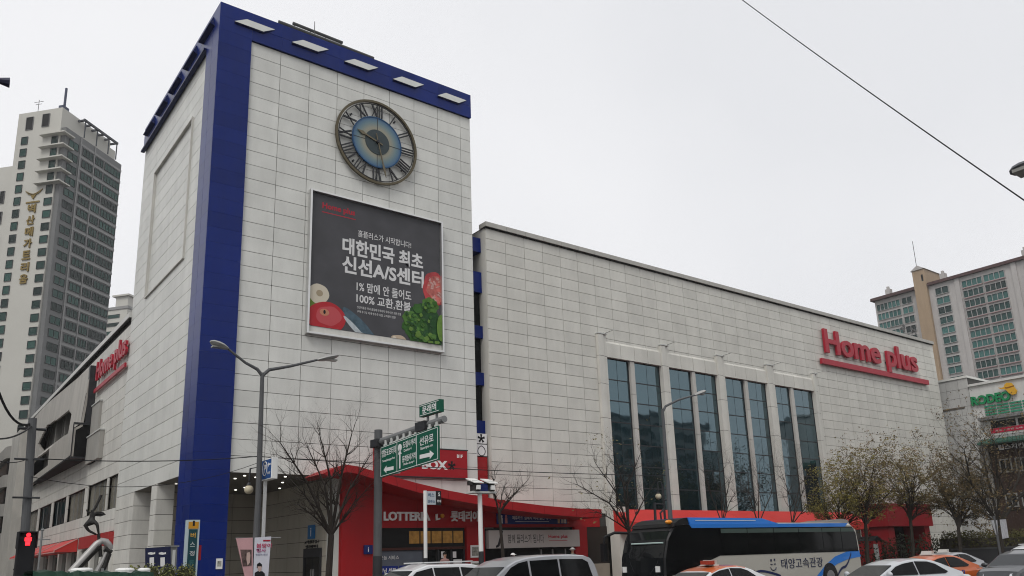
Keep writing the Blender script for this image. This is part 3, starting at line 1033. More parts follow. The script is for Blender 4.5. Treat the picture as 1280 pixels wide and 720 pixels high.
for i in range(NU):
    for j in range(NV):
        q = (G[i, j], G[i+1, j], G[i+1, j+1], G[i, j+1])
        y = sum(sm.v[k][1] for k in q)/4; z = sum(sm.v[k][2] for k in q)/4
        if in_eye(y, z): continue
        sm.f.append(q); sm.m.append(0)
me = sm.mesh('curved_screen', SCR, smooth=True)
bm = bmesh.new(); bm.from_mesh(me)
bmesh.ops.solidify(bm, geom=bm.faces[:], thickness=.14)
bm.to_mesh(me); bm.free()
me.set_sharp_from_angle(angle=rad(35))
scr = link('curved_screen', me, lw)
e = MB()
y = 22.95
e.prism([(.0, y, 9.05), (-1.05, y, 9.08), (-1.05, y, 10.9), (-.72, y, 11.2), (-.72, y, 11.25), (0, y, 11.2)], (0, .05, 0))
e.prism([(.0, y, 11.25), (-.70, y, 11.3), (-.55, y, 13.2), (0, y, 13.2)], (0, .05, 0))
e.build('screen_end', glass_mat('screen_end_glass', (.006, .006, .006), .2, .01, .2, 0, 1.4), lw)
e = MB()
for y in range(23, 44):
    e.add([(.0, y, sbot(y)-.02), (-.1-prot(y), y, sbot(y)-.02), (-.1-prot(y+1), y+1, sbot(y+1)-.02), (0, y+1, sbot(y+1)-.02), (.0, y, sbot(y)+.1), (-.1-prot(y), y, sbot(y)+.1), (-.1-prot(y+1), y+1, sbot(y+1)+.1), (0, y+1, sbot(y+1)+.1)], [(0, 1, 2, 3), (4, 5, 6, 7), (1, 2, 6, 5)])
e.build('screen_soffit_shade', DARK, lw)  # shadow below the screen put into the soffit's near-black colour
e = MB()
e.box((-.45, 22.85, 11.2), (0, 23.3, 15.05)); e.box((-1.1, 22.88, 8.95), (0, 23.1, 9.06)); e.box((-1.1, 22.87, 11.12), (0, 23.0, 11.25))
e.box((-1.12, 22.86, 9.07), (-1.06, 22.93, 11.1))
e.build('screen_fin', DARKM, lw)
e = MB()
for k in range(14):
    y = 29+k*1.35
    e.box((.55, y, 9.4), (.85, y+.6, 14.6))
e.build('screen_rib', M('rib_grey', (.24, .23, .21), .7, noise=.2, scale=1, streak=.2), lw)
e = MB(); e.box((.9, 27.65, 9.45), (1.1, 49.95, 14.65)).build('screen_back', M('screen_back', (.16, .15, .14), .7, noise=.25, scale=.8, streak=.25), lw)
for y in (31.5, 35.2, 39.5): MB().box((.2, y, 9.45), (.9, y+.35, 14.6)).build('screen_post', M('rib_grey', (.24, .23, .21), .7, noise=.2, scale=1, streak=.2), lw)
for (y0, y1, z1, px) in ((20.4, 22.8, 12.3, -.14), (18.9, 22.82, 10.25, -.26)):
    MB().box((px, y0, 8.55), (-.01, y1, z1)).build('stepped_pier', M('pier_grey', (.33, .32, .295), .6, noise=.08, scale=1, streak=.12), lw)
    MB().box((px-.05, y0-.05, z1), (-.01, y1+.05, z1+.08)).build('pier_cap', LIGHT, lw)
MB().box((-.75, 54.0, .15), (.4, 60.5, 15.4)).build('end_fin', M('fin_pale', (.46, .445, .41), .5, noise=.1, scale=.8, streak=.15), lw)
hs2 = thing('store_sign', 'red raised store name, steeply foreshortened, high on the left side wing', 'sign', (0, 18, 13))
letters('letter', 'Home plus', (-.1, 18.0, 14.3), ROT_LEFT, hs2, REDL, w=8.3, h=1.6, extrude=.14, bold=.026, split=True)
MB().box((-.22, 13.9, 13.12), (-.1, 22.4, 13.36)).build('underline', REDL, hs2)
m = MB()
for y in (14.5, 17, 19.5, 22): m.box((-.12, y, 13.3), (.02, y+.12, 13.42)); m.box((-.12, y+.2, 14.0), (.02, y+.3, 14.1))
m.build('bracket', DARKM, hs2)

# curved banded building past the end of the side wing
nb = thing('banded_building', 'grey rounded building with stacked window bands past the far end of the side wing', 'building', (4, 68, 0))
NBW = M('band_grey', (.30, .29, .27), .6, noise=.1, scale=1, streak=.1)


def rounded(x0, y0, x1, y1, r, n=8):
    pts = []
    for k in range(n+1):
        a = PI + PI/2*k/n
        pts.append((x0+r+r*math.cos(a), y0+r+r*math.sin(a)))
    return pts+[(x1, y0), (x1, y1), (x0, y1)]


for k in range(5):
    z0 = .15+2.95*k
    MB().prism([(x, y, z0+1.7) for x, y in rounded(-.9, 61.2, 14, 82, 3)], (0, 0, 1.23)).build('band', NBW, nb)
    MB().prism([(x, y, z0) for x, y in rounded(-.6, 61.5, 13.8, 81.8, 2.8)], (0, 0, 1.69)).build('window_band', GLASSD, nb)

# ---------------------------------------------------------------- red shop front
sf = thing('red_storefront', 'red shop front with a wavy canopy along the foot of the store', 'storefront', (14, -1, 0))
# canopy edge: points read off the photograph on the plane 1.3 m out from the wall
CANY = -2.1
top = [hit(px, py, 1, CANY) for px, py in ((404, 592), (418, 585), (432, 580.5), (448, 583), (470, 589.5), (495, 596.5), (520, 603.5), (560, 613), (600, 620.5), (640, 627), (680, 632), (720, 635.5), (752, 636.5))]
bot = [hit(px, py, 1, CANY) for px, py in ((412, 596), (421, 593), (434, 590), (450, 593), (472, 600), (497, 608), (521, 615), (561, 624), (601, 631), (641, 637.5), (681, 642.5), (721, 646), (752, 647))]
m = MB()
n = len(top)
vs_ = [(p.x, CANY, p.z) for p in top]+[(p.x, CANY, p.z) for p in bot]+[(p.x, .02, p.z) for p in top]+[(p.x, .02, p.z) for p in bot]
fs = []
for i in range(n-1):
    fs += [(i, i+1, n+i+1, n+i), (2*n+i, 3*n+i, 3*n+i+1, 2*n+i+1), (i, 2*n+i, 2*n+i+1, i+1), (n+i, n+i+1, 3*n+i+1, 3*n+i)]
fs += [(0, n, 3*n, 2*n), (n-1, 2*n+n-1, 3*n+n-1, n+n-1)]
m.add(vs_, fs).build('canopy', RED, sf, smooth=True)
for i in range(1, n-1):
    a, c = top[i], bot[i]
    MB().prism([(a.x-.012, CANY-.006, a.z), (a.x+.012, CANY-.006, a.z), (c.x+.012, CANY-.006, c.z), (c.x-.012, CANY-.006, c.z)], (0, .012, 0)).build('seam', M('red_dark', (.18, .004, .006), .5), sf)
SFX0 = 6.55
for x in (8.36, 10.6, 12.7, 14.45, 16.6, 18.6, 20.5):
    MB().box((x-.01, -.064, 3.47), (x+.01, -.058, 4.6)).build('seam', M('red_dark', (.18, .004, .006), .5), sf)
# red wall, following the canopy's underside
pts = [(SFX0, -.06, .15), (SFX0, -.06, 5.7)]
for p in bot:
    if p.x > SFX0+.1: pts.append((p.x, -.06, p.z+.25))
xe = 22.6
pts = [q for q in pts if q[0] < xe]+[(xe, -.06, 4.3)]
fas = MB()
up = [q for q in pts if q[2] > 1]
for a, c in zip(up[:-1], up[1:]):
    fas.prism([(a[0], -.06, 3.46), (c[0], -.06, 3.46), (c[0], -.06, c[2]), (a[0], -.06, a[2])], (0, .05, 0))
fas.build('fascia', RED, sf)
for (x0, x1, z1, y) in ((6.5, 8.35, 5.75, -.3), (13.35, 14.45, 3.47, -.2), (20.55, 21.45, 3.47, -.2)):
    MB().box((x0, y, .15), (x1, -.01, z1)).build('pier', RED, sf)
MB().box((6.48, -.05, .15), (6.56, 1.2, 5.75)).build('pier_edge', PANEL, sf)
WARM = M('menu_board', (.32, .17, .04), .6, noise=.5, scale=5, emit=.08)
# first shop
MB().box((8.36, -.02, 2.55), (13.34, .08, 3.45)).build('transom', DARK, sf)
for i in range(5):
    x = 10.15+i*.63
    MB().box((x, -.05, 2.72), (x+.55, -.021, 3.3)).build('menu_board', WARM, sf)
MB().box((8.36, -.1, 2.42), (13.34, .05, 2.54)).build('transom_bar', M('brown_bar', (.06, .02, .015), .5), sf)
POST = M('window_poster', (.10, .115, .14), .35, noise=.25, scale=1.5)
w = MB().box((8.4, -.0, .5), (10.9, .05, 2.4)).build('shop_window', POST, sf)
MB().box((8.42, -.03, 1.35), (9.55, -.004, 1.72)).build('blue_sticker', M('sticker_blue', (.01, .025, .18), .5), w)
MB().box((9.62, -.03, 1.35), (10.2, -.004, 1.72)).build('blue_sticker', M('sticker_blue', (.01, .025, .18), .5), w)
letters('lettering', '오늘 서비스', (9.1, -.012, 2.1), ROT_FRONT, w, SHOPW, w=1.0, h=.18)
letters('lettering', '모닝 세트', (9.0, -.034, 1.53), ROT_FRONT, w, SHOPW, w=.9, h=.2, bold=.02)
letters('lettering', 'A1', (9.9, -.034, 1.53), ROT_FRONT, w, SHOPW, w=.35, h=.2, bold=.02)
MB().box((10.3, -.03, 1.3), (10.5, -.004, 1.75)).build('notice', SHOPW, w); MB().box((10.62, -.03, 1.3), (10.82, -.004, 1.8)).build('notice', SHOPW, w)
fr = MB()
for x in (8.36, 10.9, 11.75, 12.5, 13.25): fr.box((x, -.04, .5), (x+.08, .06, 2.42))
fr.build('window_frame', DARKM, sf)
for x in (10.99, 11.84, 12.59):
    MB().box((x, .0, .55), (x+.66, .04, 2.41)).build('glass_door', GLASSD, sf)
for (x, z, w_, h_) in ((11.95, 2.0, .2, .32), (11.98, 1.65, .34, .3), (12.63, 2.0, .2, .3), (12.66, 1.64, .5, .28), (12.68, 1.42, .42, .12)):
    MB().box((x, -.02, z), (x+w_, -.004, z+h_)).build('notice', SHOPW, sf)
for (z, h_) in ((1.98, .6), (1.3, .5)):
    o = MB().box((13.55, -.24, z), (14.15, -.205, z+h_)).build('poster', SHOPW, sf)
    MB().box((13.62, -.246, z+.08), (14.08, -.241, z+h_-.08)).build('print', M('poster_grey', (.25, .25, .22), .6, noise=.8, scale=9), o)
# second shop
MB().box((14.46, -.0, .5), (20.54, .05, 3.4)).build('shop_window', GLASSD, sf)
fr = MB()
for x in (14.46, 18.2, 19.0, 19.9, 20.46): fr.box((x, -.06, .5), (x+.07, -.002, 2.3))
fr.build('window_frame', STEEL, sf)
MB().box((21.46, -.0, 1.45), (23.19, .04, 3.5)).build('dark_door', M('brown_door', (.028, .022, .018), .5), sf)
MB().box((23.22, -.95, .15), (23.93, -.22, 4.55)).build('pilaster_foot', PANEL2, sf)
MB().box((21.46, -.05, .15), (23.2, .04, 1.44)).build('plinth', M('plinth_beige', (.36, .32, .26), .7, noise=.1, scale=2), sf)
# low red canopy under the glass bays and on to the side entrance
for i, (x0, x1) in enumerate(zip([23.2, 26.6, 29.4, 33.2, 36.9, 40.6, 44.3], [26.58, 29.38, 33.18, 36.88, 40.58, 44.28, 47.5])):
    MB().prism([(x0, -.6, 4.42), (x0, -2.1, 3.62), (x0, -2.1, 3.1), (x0, -.6, 3.1)], (x1-x0, 0, 0)).build('low_canopy', REDAWN, sf)
MB().box((23.3, -.55, .15), (47.4, -.5, 3.1)).build('lower_window', GLASSD, sf)
for (x0, x1, z0, z1, y) in ((49.8, 56.6, 3.3, 5.0, -2.4), (50.0, 50.9, .15, 3.3, -2.2), (55.5, 56.3, .15, 3.3, -2.2)):
    MB().box((x0, y, z0), (x1, -.03, z1)).build('entrance_frame', M('entrance_red', (.22, .012, .016), .5, noise=.1, scale=1), sf)
MB().box((50.9, -.5, .15), (55.5, -.45, 3.3)).build('entrance_glass', GLASSD, sf)

lot = thing('shop_sign', 'white raised burger shop lettering in latin and korean on the red fascia', 'sign', (11, -.1, 4))
letters('letter', 'LOTTERIA', (10.0, -.07, 4.0), ROT_FRONT, lot, SHOPW, w=2.55, h=.42, extrude=.08, bold=.035, split=True)
letters('letter', '롯데리아', (13.35, -.07, 4.02), ROT_FRONT, lot, SHOPW, w=1.72, h=.52, extrude=.08, bold=.03, split=True)
letters('mark', 'L', (11.72, -.07, 3.98), ROT_FRONT, lot, SHOPW, w=.24, h=.3, extrude=.08, bold=.05, shear=.2)
MB().lathe([(.10, -.16), (.10, -.07)], (11.98, 0, 4.03), axis='y').build('dot', M('orange_dot', (.55, .25, .03), .5), lot)
bs_ = thing('banner', 'blue banner with small figures and white lettering on the red fascia', 'banner', (17.8, -.1, 4))
MB().box((15.3, -.12, 3.62), (20.1, -.085, 4.18)).build('cloth', M('banner_blue', (.012, .035, .16), .6, noise=.1, scale=3), bs_)
letters('lettering', '제휴카드 결제시 최대 할인 혜택', (17.6, -.122, 3.95), ROT_FRONT, bs_, SHOPW, w=2.6, h=.2, bold=.01)
MB().box((16.5, -.124, 3.74), (18.8, -.12, 3.76)).build('rule', SHOPW, bs_)
for (x, c) in ((15.6, (.6, .6, .6)), (15.9, (.5, .2, .2)), (19.5, (.5, .35, .2)), (19.75, (.55, .55, .5)), (19.95, (.6, .6, .58))):
    o = MB().box((x-.08, -.125, 3.66), (x+.08, -.121, 3.95)).lathe([(.075, -.125), (.075, -.121)], (x, 0, 4.02), axis='y', n=10).build('printed_figure', M('figure_%d' % (x*100), c, .6, noise=.3, scale=12), bs_)
ws = thing('shop_sign', 'long pale sign board with thin dark korean lettering below the blue banner', 'sign', (17.8, -.1, 3))
MB().box((14.6, -.35, 2.4), (20.75, -.06, 3.3)).build('board', M('board_pale', (.42, .40, .38), .55, noise=.05, scale=2), ws)
letters('lettering', '함께 플러스가 됩니다', (17.0, -.352, 2.86), ROT_FRONT, ws, BLACK, w=2.4, h=.45)
letters('lettering', 'Home plus', (19.2, -.352, 2.93), ROT_FRONT, ws, REDL, w=1.35, h=.24, bold=.03)
MB().box((18.55, -.354, 2.72), (19.85, -.35, 2.745)).build('rule', REDL, ws)
MB().prism([(15.4, -.36, 3.28), (15.52, -.36, 3.28), (15.25, -.36, 2.5), (15.05, -.36, 2.42), (15.02, -.36, 2.52), (15.15, -.36, 2.6)], (0, .008, 0)).build('brush_stroke', BLACK, ws)
rb = thing('red_board', 'dark red advertising board with white and black letters behind the green road sign', 'sign', (11.5, -.1, 6.5))
MB().box((8.2, -.16, 5.92), (13.5, -.02, 7.3)).build('board', M('board_red', (.30, .010, .016), .45, noise=.05, scale=1), rb)
MB().box((8.15, -.17, 5.86), (13.55, -.0, 5.915)).box((8.15, -.17, 7.305), (13.55, -.0, 7.36)).build('edge', DARKM, rb)
letters('lettering', 'BOX', (11.55, -.162, 6.52), ROT_FRONT, rb, SHOPW, w=1.5, h=.45, bold=.05)
star(12.55, 6.52, .22, -.16, rb)
letters('lettering', 'B1F', (13.05, -.162, 7.02), ROT_FRONT, rb, SHOPW, w=.36, h=.17, bold=.03)

# ---------------------------------------------------------------- buildings past the right end: annex, rodeo block
an = thing('stair_annex', 'blank pale grey panelled annex stepping out past the right end of the wing', 'building', (72, -.6, 0))
MB().box((68.06, -2.0, .15), (80, 30, 16.7)).build('wall_core', JOINT, an)
cl = Cladding(an, 'panel', M('annex_panel', (.44, .44, .425), .5, noise=.06, scale=.4, rand=.05, streak=.12), 12)
cl.grid([-2.0, -1.1, 0, 1.1, 2.2, 3.3], [.15+.82*i for i in range(20)]+[16.75], 0, 68)
cl.finish(300)
MB().box((67.9, -2.05, 16.7), (80, 30, 16.9)).build('coping', PANEL, an)
MB().box((67.93, -1.4, 13.95), (68.02, 1.2, 14.1)).build('vent_slot', M('rust_slot', (.12, .10, .08), .7), an)
rd = thing('rodeo_building', 'white flat fronted building with green louvres above a brown brick storey', 'building', (74, -7, 0))
RW = M('render_white', (.56, .56, .54), .7, noise=.06, scale=.6, streak=.10)
MB().box((68, -16, 10.6), (84, -2.02, 15.8)).build('wall', RW, rd)
MB().box((67.8, -16, 15.8), (84.1, -2.03, 16.0)).build('coping', RW, rd)
MB().box((68.02, -2.7, .15), (68.2, -2.03, 10.6)).build('corner_pier', CONC, rd)
GL = M('louvre_green', (.03, .24, .14), .5)
for z in (12.95, 13.2, 13.45, 13.7):
    for k in range(5):
        MB().box((67.9, -4.05-k*1.05, z), (67.99, -3.1-k*1.05, z+.13)).build('louvre', GL, rd)
MB().box((67.3, -9.5, 12.5), (68, -2.6, 12.75)).build('ledge', STEEL, rd)
w = MB().box((67.9, -9.0, 11.1), (67.98, -3.2, 12.45)).build('window', RW, rd)
for (a, c) in ((-5.5, -3.35), (-7.1, -5.6), (-8.9, -7.2)):
    MB().box((67.86, a+.05, 11.75), (67.9, c-.05, 12.35)).build('pane', GLASSD, w)
MB().box((67.85, -8.9, 11.3), (67.9, -3.3, 11.72)).build('red_strip', M('neon_red', (.45, .015, .05), .5), w)
letters('lettering', '호프 소주방 노래 연습장', (67.846, -5.3, 11.5), ROT_LEFT, w, SHOPW, w=3.2, h=.16)
for k in range(4):
    MB().box((67.88, -4.6-k*1.4, 10.75), (67.93, -3.3-k*1.4, 11.05)).build('lower_panel', M('panel_grey', (.32, .33, .32), .5), rd)
BRK = M('brown_brick', (.045, .027, .021), .85, noise=.25, scale=6)
MB().box((68.3, -16, .15), (83.9, -2.72, 10.55)).build('brick_wall', BRK, rd)
br = MB()
rr = random.Random(2)
for j in range(46):
    for i in range(24):
        y = -3.2-i*.42-(j % 2)*.2
        br.box((68.25+rr.uniform(0, .03), y-.39, 1.0+j*.205), (68.31, y, 1.18+j*.205))
br.build('brick_courses', BRK, rd, kind='stuff')
MB().prism([(68.3, -16, 11.0), (66.8, -16, 10.45), (66.8, -16, 10.3), (68.3, -16, 10.3)], (0, 13.6, 0)).build('green_eave', M('eave_green', (.035, .10, .075), .6, noise=.2, scale=2), rd)
MB().box((68.1, -9.5, 9.75), (68.24, -3.2, 10.28)).build('sign_board', BLACK, rd)
letters('lettering', '립스치킨호프', (68.09, -5.2, 10.02), ROT_LEFT, rd, SHOPW, w=3.2, h=.46, bold=.02, extrude=.03)
for (y, z) in ((-3.9, 8.4), (-5.2, 8.4), (-7.0, 8.5), (-3.9, 5.4), (-5.2, 5.4), (-7, 5.4), (-8.6, 8.4), (-8.6, 5.4)):
    o = MB().box((68.16, y-.5, z-.6), (68.24, y+.5, z-.5)).box((68.16, y-.5, z+.5), (68.24, y+.5, z+.6)).box((68.16, y-.5, z-.5), (68.24, y-.4, z+.5)).box((68.16, y+.4, z-.5), (68.24, y+.5, z+.5)).box((68.17, y-.04, z-.5), (68.235, y+.04, z+.5)).build('window', M('grey_frame', (.22, .22, .21), .6), rd)
    MB().box((68.2, y-.41, z-.51), (68.24, y+.41, z+.51)).build('pane', GLASSD, o)
rs = thing('rodeo_sign', 'fat green letters with a yellow cowboy hat on the white roof wall', 'sign', (67.9, -3.7, 14.4))
letters('letter', 'RODEO', (67.97, -3.75, 14.42), ROT_LEFT, rs, M('rodeo_green', (.015, .22, .085), .4), w=3.3, h=.85, extrude=.2, bold=.045, split=True)
YH = M('hat_yellow', (.60, .33, .03), .5)
m = MB()
hat = [(-4.3, 15.25), (-4.45, 15.05), (-4.75, 15.0), (-5.0, 14.85), (-5.2, 14.5), (-5.5, 14.25), (-5.85, 14.3), (-6.0, 14.6), (-5.85, 14.9), (-5.75, 15.2), (-5.6, 15.5), (-5.2, 15.6), (-4.95, 15.45), (-4.85, 15.2), (-4.6, 15.15)]
m.prism([(67.65, y, z) for y, z in [(-5.4+(a+5.2)*.85, 14.95+(b_-14.9)*.85) for a, b_ in hat]], (.15, 0, 0)).build('hat', YH, rs)
MB().prism([(67.63, -5.4+(y+5.2)*.85, 14.95+(z-14.9)*.85) for y, z in ((-4.95, 15.05), (-5.15, 15.0), (-5.85, 15.1), (-5.83, 15.2), (-5.2, 15.12), (-4.93, 15.15))], (.02, 0, 0)).build('hat_band', M('hat_brown', (.25, .1, .01), .5), rs)

# ---------------------------------------------------------------- distant towers
FAR = []


def polar(az, d, z=0): return Vector((CAM.x+d*math.sin(rad(az)), CAM.y+d*math.cos(rad(az)), z))


class Local:
    """a rotated frame: u along the front, v into the building"""
    def __init__(s, o, ang): s.o, s.a = Vector(o), ang


hw = M('tower_render', (.47, .46, .42), .7, noise=.05, scale=.2)
hg = M('tower_grey', (.15, .152, .152), .6, noise=.07, scale=.4)
hgl = M('tower_slab_grey', (.235, .235, .232), .6, noise=.07, scale=.4)
WG = glass_mat('tower_window', (.012, .042, .034), .12, .004, .25, .75, 1.45)
FRM = M('window_frame_dark', (.05, .055, .055), .5)
CC = polar(6.5, 190)
ANG = math.atan2(12.1, 13.8)
hr = thing('high_rise', 'tall white and grey office tower with gold vertical lettering on its white side', 'building', CC, ANG)
# local frame: +x along the grey face (away to the right), +y along the white face (away to the left); the grey face looks -y, the white face looks -x
GL_, WL = 18.6, 12.6
HZ = 99.0
MB().box((0, 0, 0), (GL_, WL, HZ)).build('grey_block', hg, hr, local=True)
MB().box((-.35, 1.2, 0), (GL_-3, WL+.0, 103.9)).build('white_block', hw, hr, local=True)
MB().box((.5, WL+.01, 0), (GL_-3, WL+5, 91.5)).build('white_block', hw, hr, local=True)
MB().box((1.0, WL+5.01, 0), (GL_-4, WL+11, 86.5)).build('white_block', hw, hr, local=True)
FH = 2.95
nfl = 31
wm, pm = {}, {}


def window(par, c, w, h, face, mats=(FRM, WG), cols=1, th=.18, key='f'):
    """a window part with its pane; face '-x' or '-y' in the thing's own frame"""
    k = (round(w, 2), round(h, 2), cols, key)
    if k not in wm:
        f = MB()
        e = .09
        f.box((-w/2, -th, -h/2), (w/2, 0, -h/2+e)).box((-w/2, -th, h/2-e), (w/2, 0, h/2)).box((-w/2, -th, -h/2+e), (-w/2+e, 0, h/2-e)).box((w/2-e, -th, -h/2+e), (w/2, 0, h/2-e))
        for i in range(1, cols):
            x = -w/2+w*i/cols
            f.box((x-.05, -th, -h/2+e), (x+.05, 0, h/2-e))
        wm[k] = f.mesh('window', mats[0])
        pm[k] = MB().box((-w/2+.06, -.09, -h/2+.06), (w/2-.06, -.02, h/2-.06)).mesh('pane', mats[1])
    o = link('window', wm[k], par, local=True)
    o.location = c
    if face == '-x': o.rotation_euler = (0, 0, -PI/2)
    p = link('pane', pm[k], o, local=True)
    return o


for f in range(nfl):
    z = HZ-3.2-FH*f
    if z < 8: break
    window(hr, (2.6, 0, z), 3.0, 1.75, '-y', cols=2)
    window(hr, (7.2, 0, z), 3.3, 1.75, '-y', cols=3)
    window(hr, (11.0, 0, z), 2.6, 1.75, '-y', cols=3)
    window(hr, (15.6, 0, z), 5.4, 1.75, '-y', cols=5)
    window(hr, (-.35, 10.2, z+1.0), 1.7, 1.9, '-x')
    if f > 4: window(hr, (-.35, 2.3, z), 2.0, 1.75, '-x')
    else:
        MB().box((-1.5, 1.0, z+1.2), (.4, 5.6, z+1.5)).box((-1.5, -.9, z+1.19), (1.9, 1.0, z+1.5)).build('balcony', hw, hr, local=True)
        window(hr, (-.35, 2.3, z), 1.6, 2.0, '-x')
s = MB()
for f in range(nfl+1):
    z = HZ-1.8-FH*f
    if z < 6: break
    s.box((4.45, -.12, z-.28), (GL_+.02, 0, z+.28))
s.box((4.55, -.2, 4), (4.9, -.13, HZ)); s.box((9.15, -.2, 4), (9.4, -.13, HZ))
s.build('floor_band', hgl, hr, local=True)
for (y, z, h) in ((9.4, 101.0, 3.2), (5.2, 101.2, 3.2)):
    window(hr, (-.35, y, z), 1.9, h, '-x', mats=(hg, DARK), key='top')
for (y, z) in ((WL+2.5, 84), (WL+2.5, 79), (WL+2.5, 73), (WL+8, 80), (WL+8, 74), (WL+8, 68)):
    o = window(hr, (.5 if y < WL+4 else 1.0, y, z), 1.2, 3.0, '-x', mats=(hg, DARK), key='slit')
pg = MB()
for i in range(6):
    pg.box((4.5+i*2.2, -.6, 103.0), (4.9+i*2.2, 4.2, 103.4))
pg.box((4.4, -.7, 103.0), (16.0, -.3, 103.5)).box((4.4, 4.2, 103.0), (16.0, 4.5, 103.5))
for x in (5, 9, 13, 15.8): pg.box((x, -.5, HZ), (x+.2, -.3, 103)); pg.box((x, 4.25, HZ), (x+.2, 4.45, 103))
pg.build('roof_pergola', M('pergola_dark', (.05, .055, .065), .5), hr, local=True)
MB().box((13, 1.4, HZ), (17.8, 6, 102.4)).build('roof_house', hw, hr, local=True)
MB().tube([(1.5, 2.5, 103.9), (1.5, 2.5, 110)], .28, 6).box((.6, 2, 103.9), (2.4, 3.2, 105.2)).build('roof_mast', M('mast_blue', (.05, .06, .1), .5), hr, local=True)
MB().tube([(0, 8, 103.9), (0, 8, 107)], .06, 5).tube([(0, 6.8, 106.5), (0, 9.2, 106.5)], .05, 5).tube([(0, 7.2, 105.9), (0, 8.8, 105.9)], .05, 5).build('aerial', DARKM, hr, local=True)
gold = M('gold_letters', (.20, .14, .04), .45, metal=.4)
gs = thing('gold_sign', 'gold winged emblem above a column of gold korean characters on the white tower side', 'sign', CC+Vector((0, 0, 70)), ANG)
ROTL = Matrix(((0, 0, -1), (-1, 0, 0), (0, 1, 0))).to_4x4()
for i, ch in enumerate('벽산메가트리움'):
    me = text_mesh(ch, 2.0, 2.1, .25, .03)
    me.transform(Matrix.Translation((-.36, 6.1, 79.8-70-2.72*i)) @ ROTL)
    me.materials.append(gold)
    link('character', me, gs, local=True)
m = MB()
for sgn in (-1, 1):
    for k, (l, dz) in enumerate(((2.2, 1.1), (1.9, .7), (1.5, .3))):
        m.prism([(-.36, 6.1, 83.4-70-dz*.3), (-.36, 6.1+sgn*l, 83.4-70+.8*dz), (-.36, 6.1+sgn*l*.9, 83.4-70+.8*dz-.35), (-.36, 6.1, 83.0-70-dz*.3)], (-.2, 0, 0))
m.prism([(-.36, 5.4, 13.0), (-.36, 6.8, 13.0), (-.36, 6.1, 12.0)], (-.22, 0, 0))
m.build('emblem', gold, gs, local=True)
MB().box((-.55, 4.4, 11.15), (-.36, 7.8, 11.5)).build('emblem_rule', gold, gs, local=True)

# two small towers seen in the gap beside the corner tower
for (az, d, w, dp, h, cat, lab) in ((9.55, 330, 13, 16, 96, 0, 'small grey apartment tower showing between the tall office tower and the store tower'),
                                    (11.15, 300, 16, 20, 91, 1, 'pale apartment tower with a little roof pavilion half hidden by the store tower')):
    t = thing('apartment_tower', lab, 'building', polar(az, d), rad(38), 'apartment towers behind the store')
    MB().box((0, 0, 0), (w, dp, h)).build('wall', hgl if cat == 0 else hw, t, local=True)
    for f in range(14):
        z = h-2.4-f*3
        window(t, (w*.5, 0, z), w*.8, 1.5 if f < 4 else 1.1, '-y', cols=4, key='apt%d' % cat)
        window(t, (0, dp*.5, z), dp*.7, 1.3, '-x', cols=3, key='apt%d' % cat)
    MB().box((-.3, -.3, h), (w+.3, dp+.3, h+1)).build('parapet', hgl, t, local=True)
    if cat: MB().box((1, 1, h+1), (6, 6, h+5)).box((.2, .2, h+5), (7, 7, h+5.6)).build('roof_pavilion', hw, t, local=True)

# long apartment slab on the right
AX = 214.0
ap = thing('apartment_slab', 'long white apartment block with a tan stair tower and green balcony windows', 'building', (AX, 55, 0))
AW_ = M('apt_white', (.42, .40, .385), .7, noise=.06, scale=.25, streak=.10)
AT = M('apt_tan', (.34, .25, .165), .7, noise=.06, scale=.25, streak=.10)
AG = glass_mat('apt_window', (.026, .080, .074), .12, .004, .3, .85, 1.45)
AF = M('apt_frame', (.35, .35, .34), .6)
ATOP = 71.8
MB().box((AX, -30, 0), (AX+14, 65.15, ATOP)).build('wall', AW_, ap)
MB().box((AX+.5, 68.6, 0), (AX+14, 81.2, ATOP)).build('wall', AW_, ap)
MB().box((AX-.9, 65.2, 0), (AX+14, 68.55, 77.0)).build('stair_tower', AT, ap)
MB().prism([(AX-1.2, 64.9, 77), (AX-1.2, 68.9, 77), (AX-1.2, 66.8, 78.3)], (12, 0, 0)).build('stair_roof', AW_, ap)
MB().box((AX-.95, 65.7, 73.5), (AX-.89, 66.2, 75.4)).build('window', DARK, ap)
RFM = M('roof_tiles', (.055, .028, .026), .8, noise=.15, scale=.7)
for (y0, y1) in ((-31, 65), (68.7, 81.8)):
    MB().prism([(AX-.9, y0, ATOP), (AX-.6, y0, ATOP+.9), (AX+14, y0, ATOP+2.6), (AX+14, y0, ATOP)], (0, y1-y0, 0)).build('roof', RFM, ap)
for y in (60.3, 39.5, 24, 76):
    MB().box((AX, y, ATOP+1), (AX+1.5, y+1.4, ATOP+2.6)).box((AX+.3, y+.4, ATOP+2.6), (AX+1.0, y+1, ATOP+3.4)).build('roof_vent', AW_, ap)
MB().tube([(AX, 67.4, 78), (AX, 67.4, 86)], .08, 5).build('aerial', DARKM, ap)
cols_ = [(61.6, 3.6, 2), (53.7, 5.2, 4), (48.1, 5.2, 4), (38.2, 5.2, 4), (32.4, 5.2, 4), (25.5, 5, 4), (19.8, 5, 4), (10, 5, 4), (71.7, 3.0, 2), (75.5, 3.6, 3), (79.0, 3.4, 3)]
for f in range(22):
    z = ATOP-2.2-f*2.8
    for (y, w, c) in cols_:
        window(ap, (AX if y < 66 else AX+.5, y-55, z) if False else (0 if y < 66 else .5, y-55, z), w, 2.0, '-x', mats=(AF, AG), cols=c, key='slab', th=.35)
m = MB()
for f in range(22):
    z = ATOP-2.2-f*2.8
    for (y, w, c) in cols_[1:5]: m.box((AX-.5, y-w/2, z-1.25), (AX, y+w/2, z-1.05))
m.build('balcony_ledge', M('ledge_pink', (.30, .20, .20), .7), ap)
for y in (57.4, 43.2, 29.0, 15):
    MB().box((AX-.35, y-.6, 0), (AX, y+.6, ATOP)).build('wall_strip', AW_, ap)
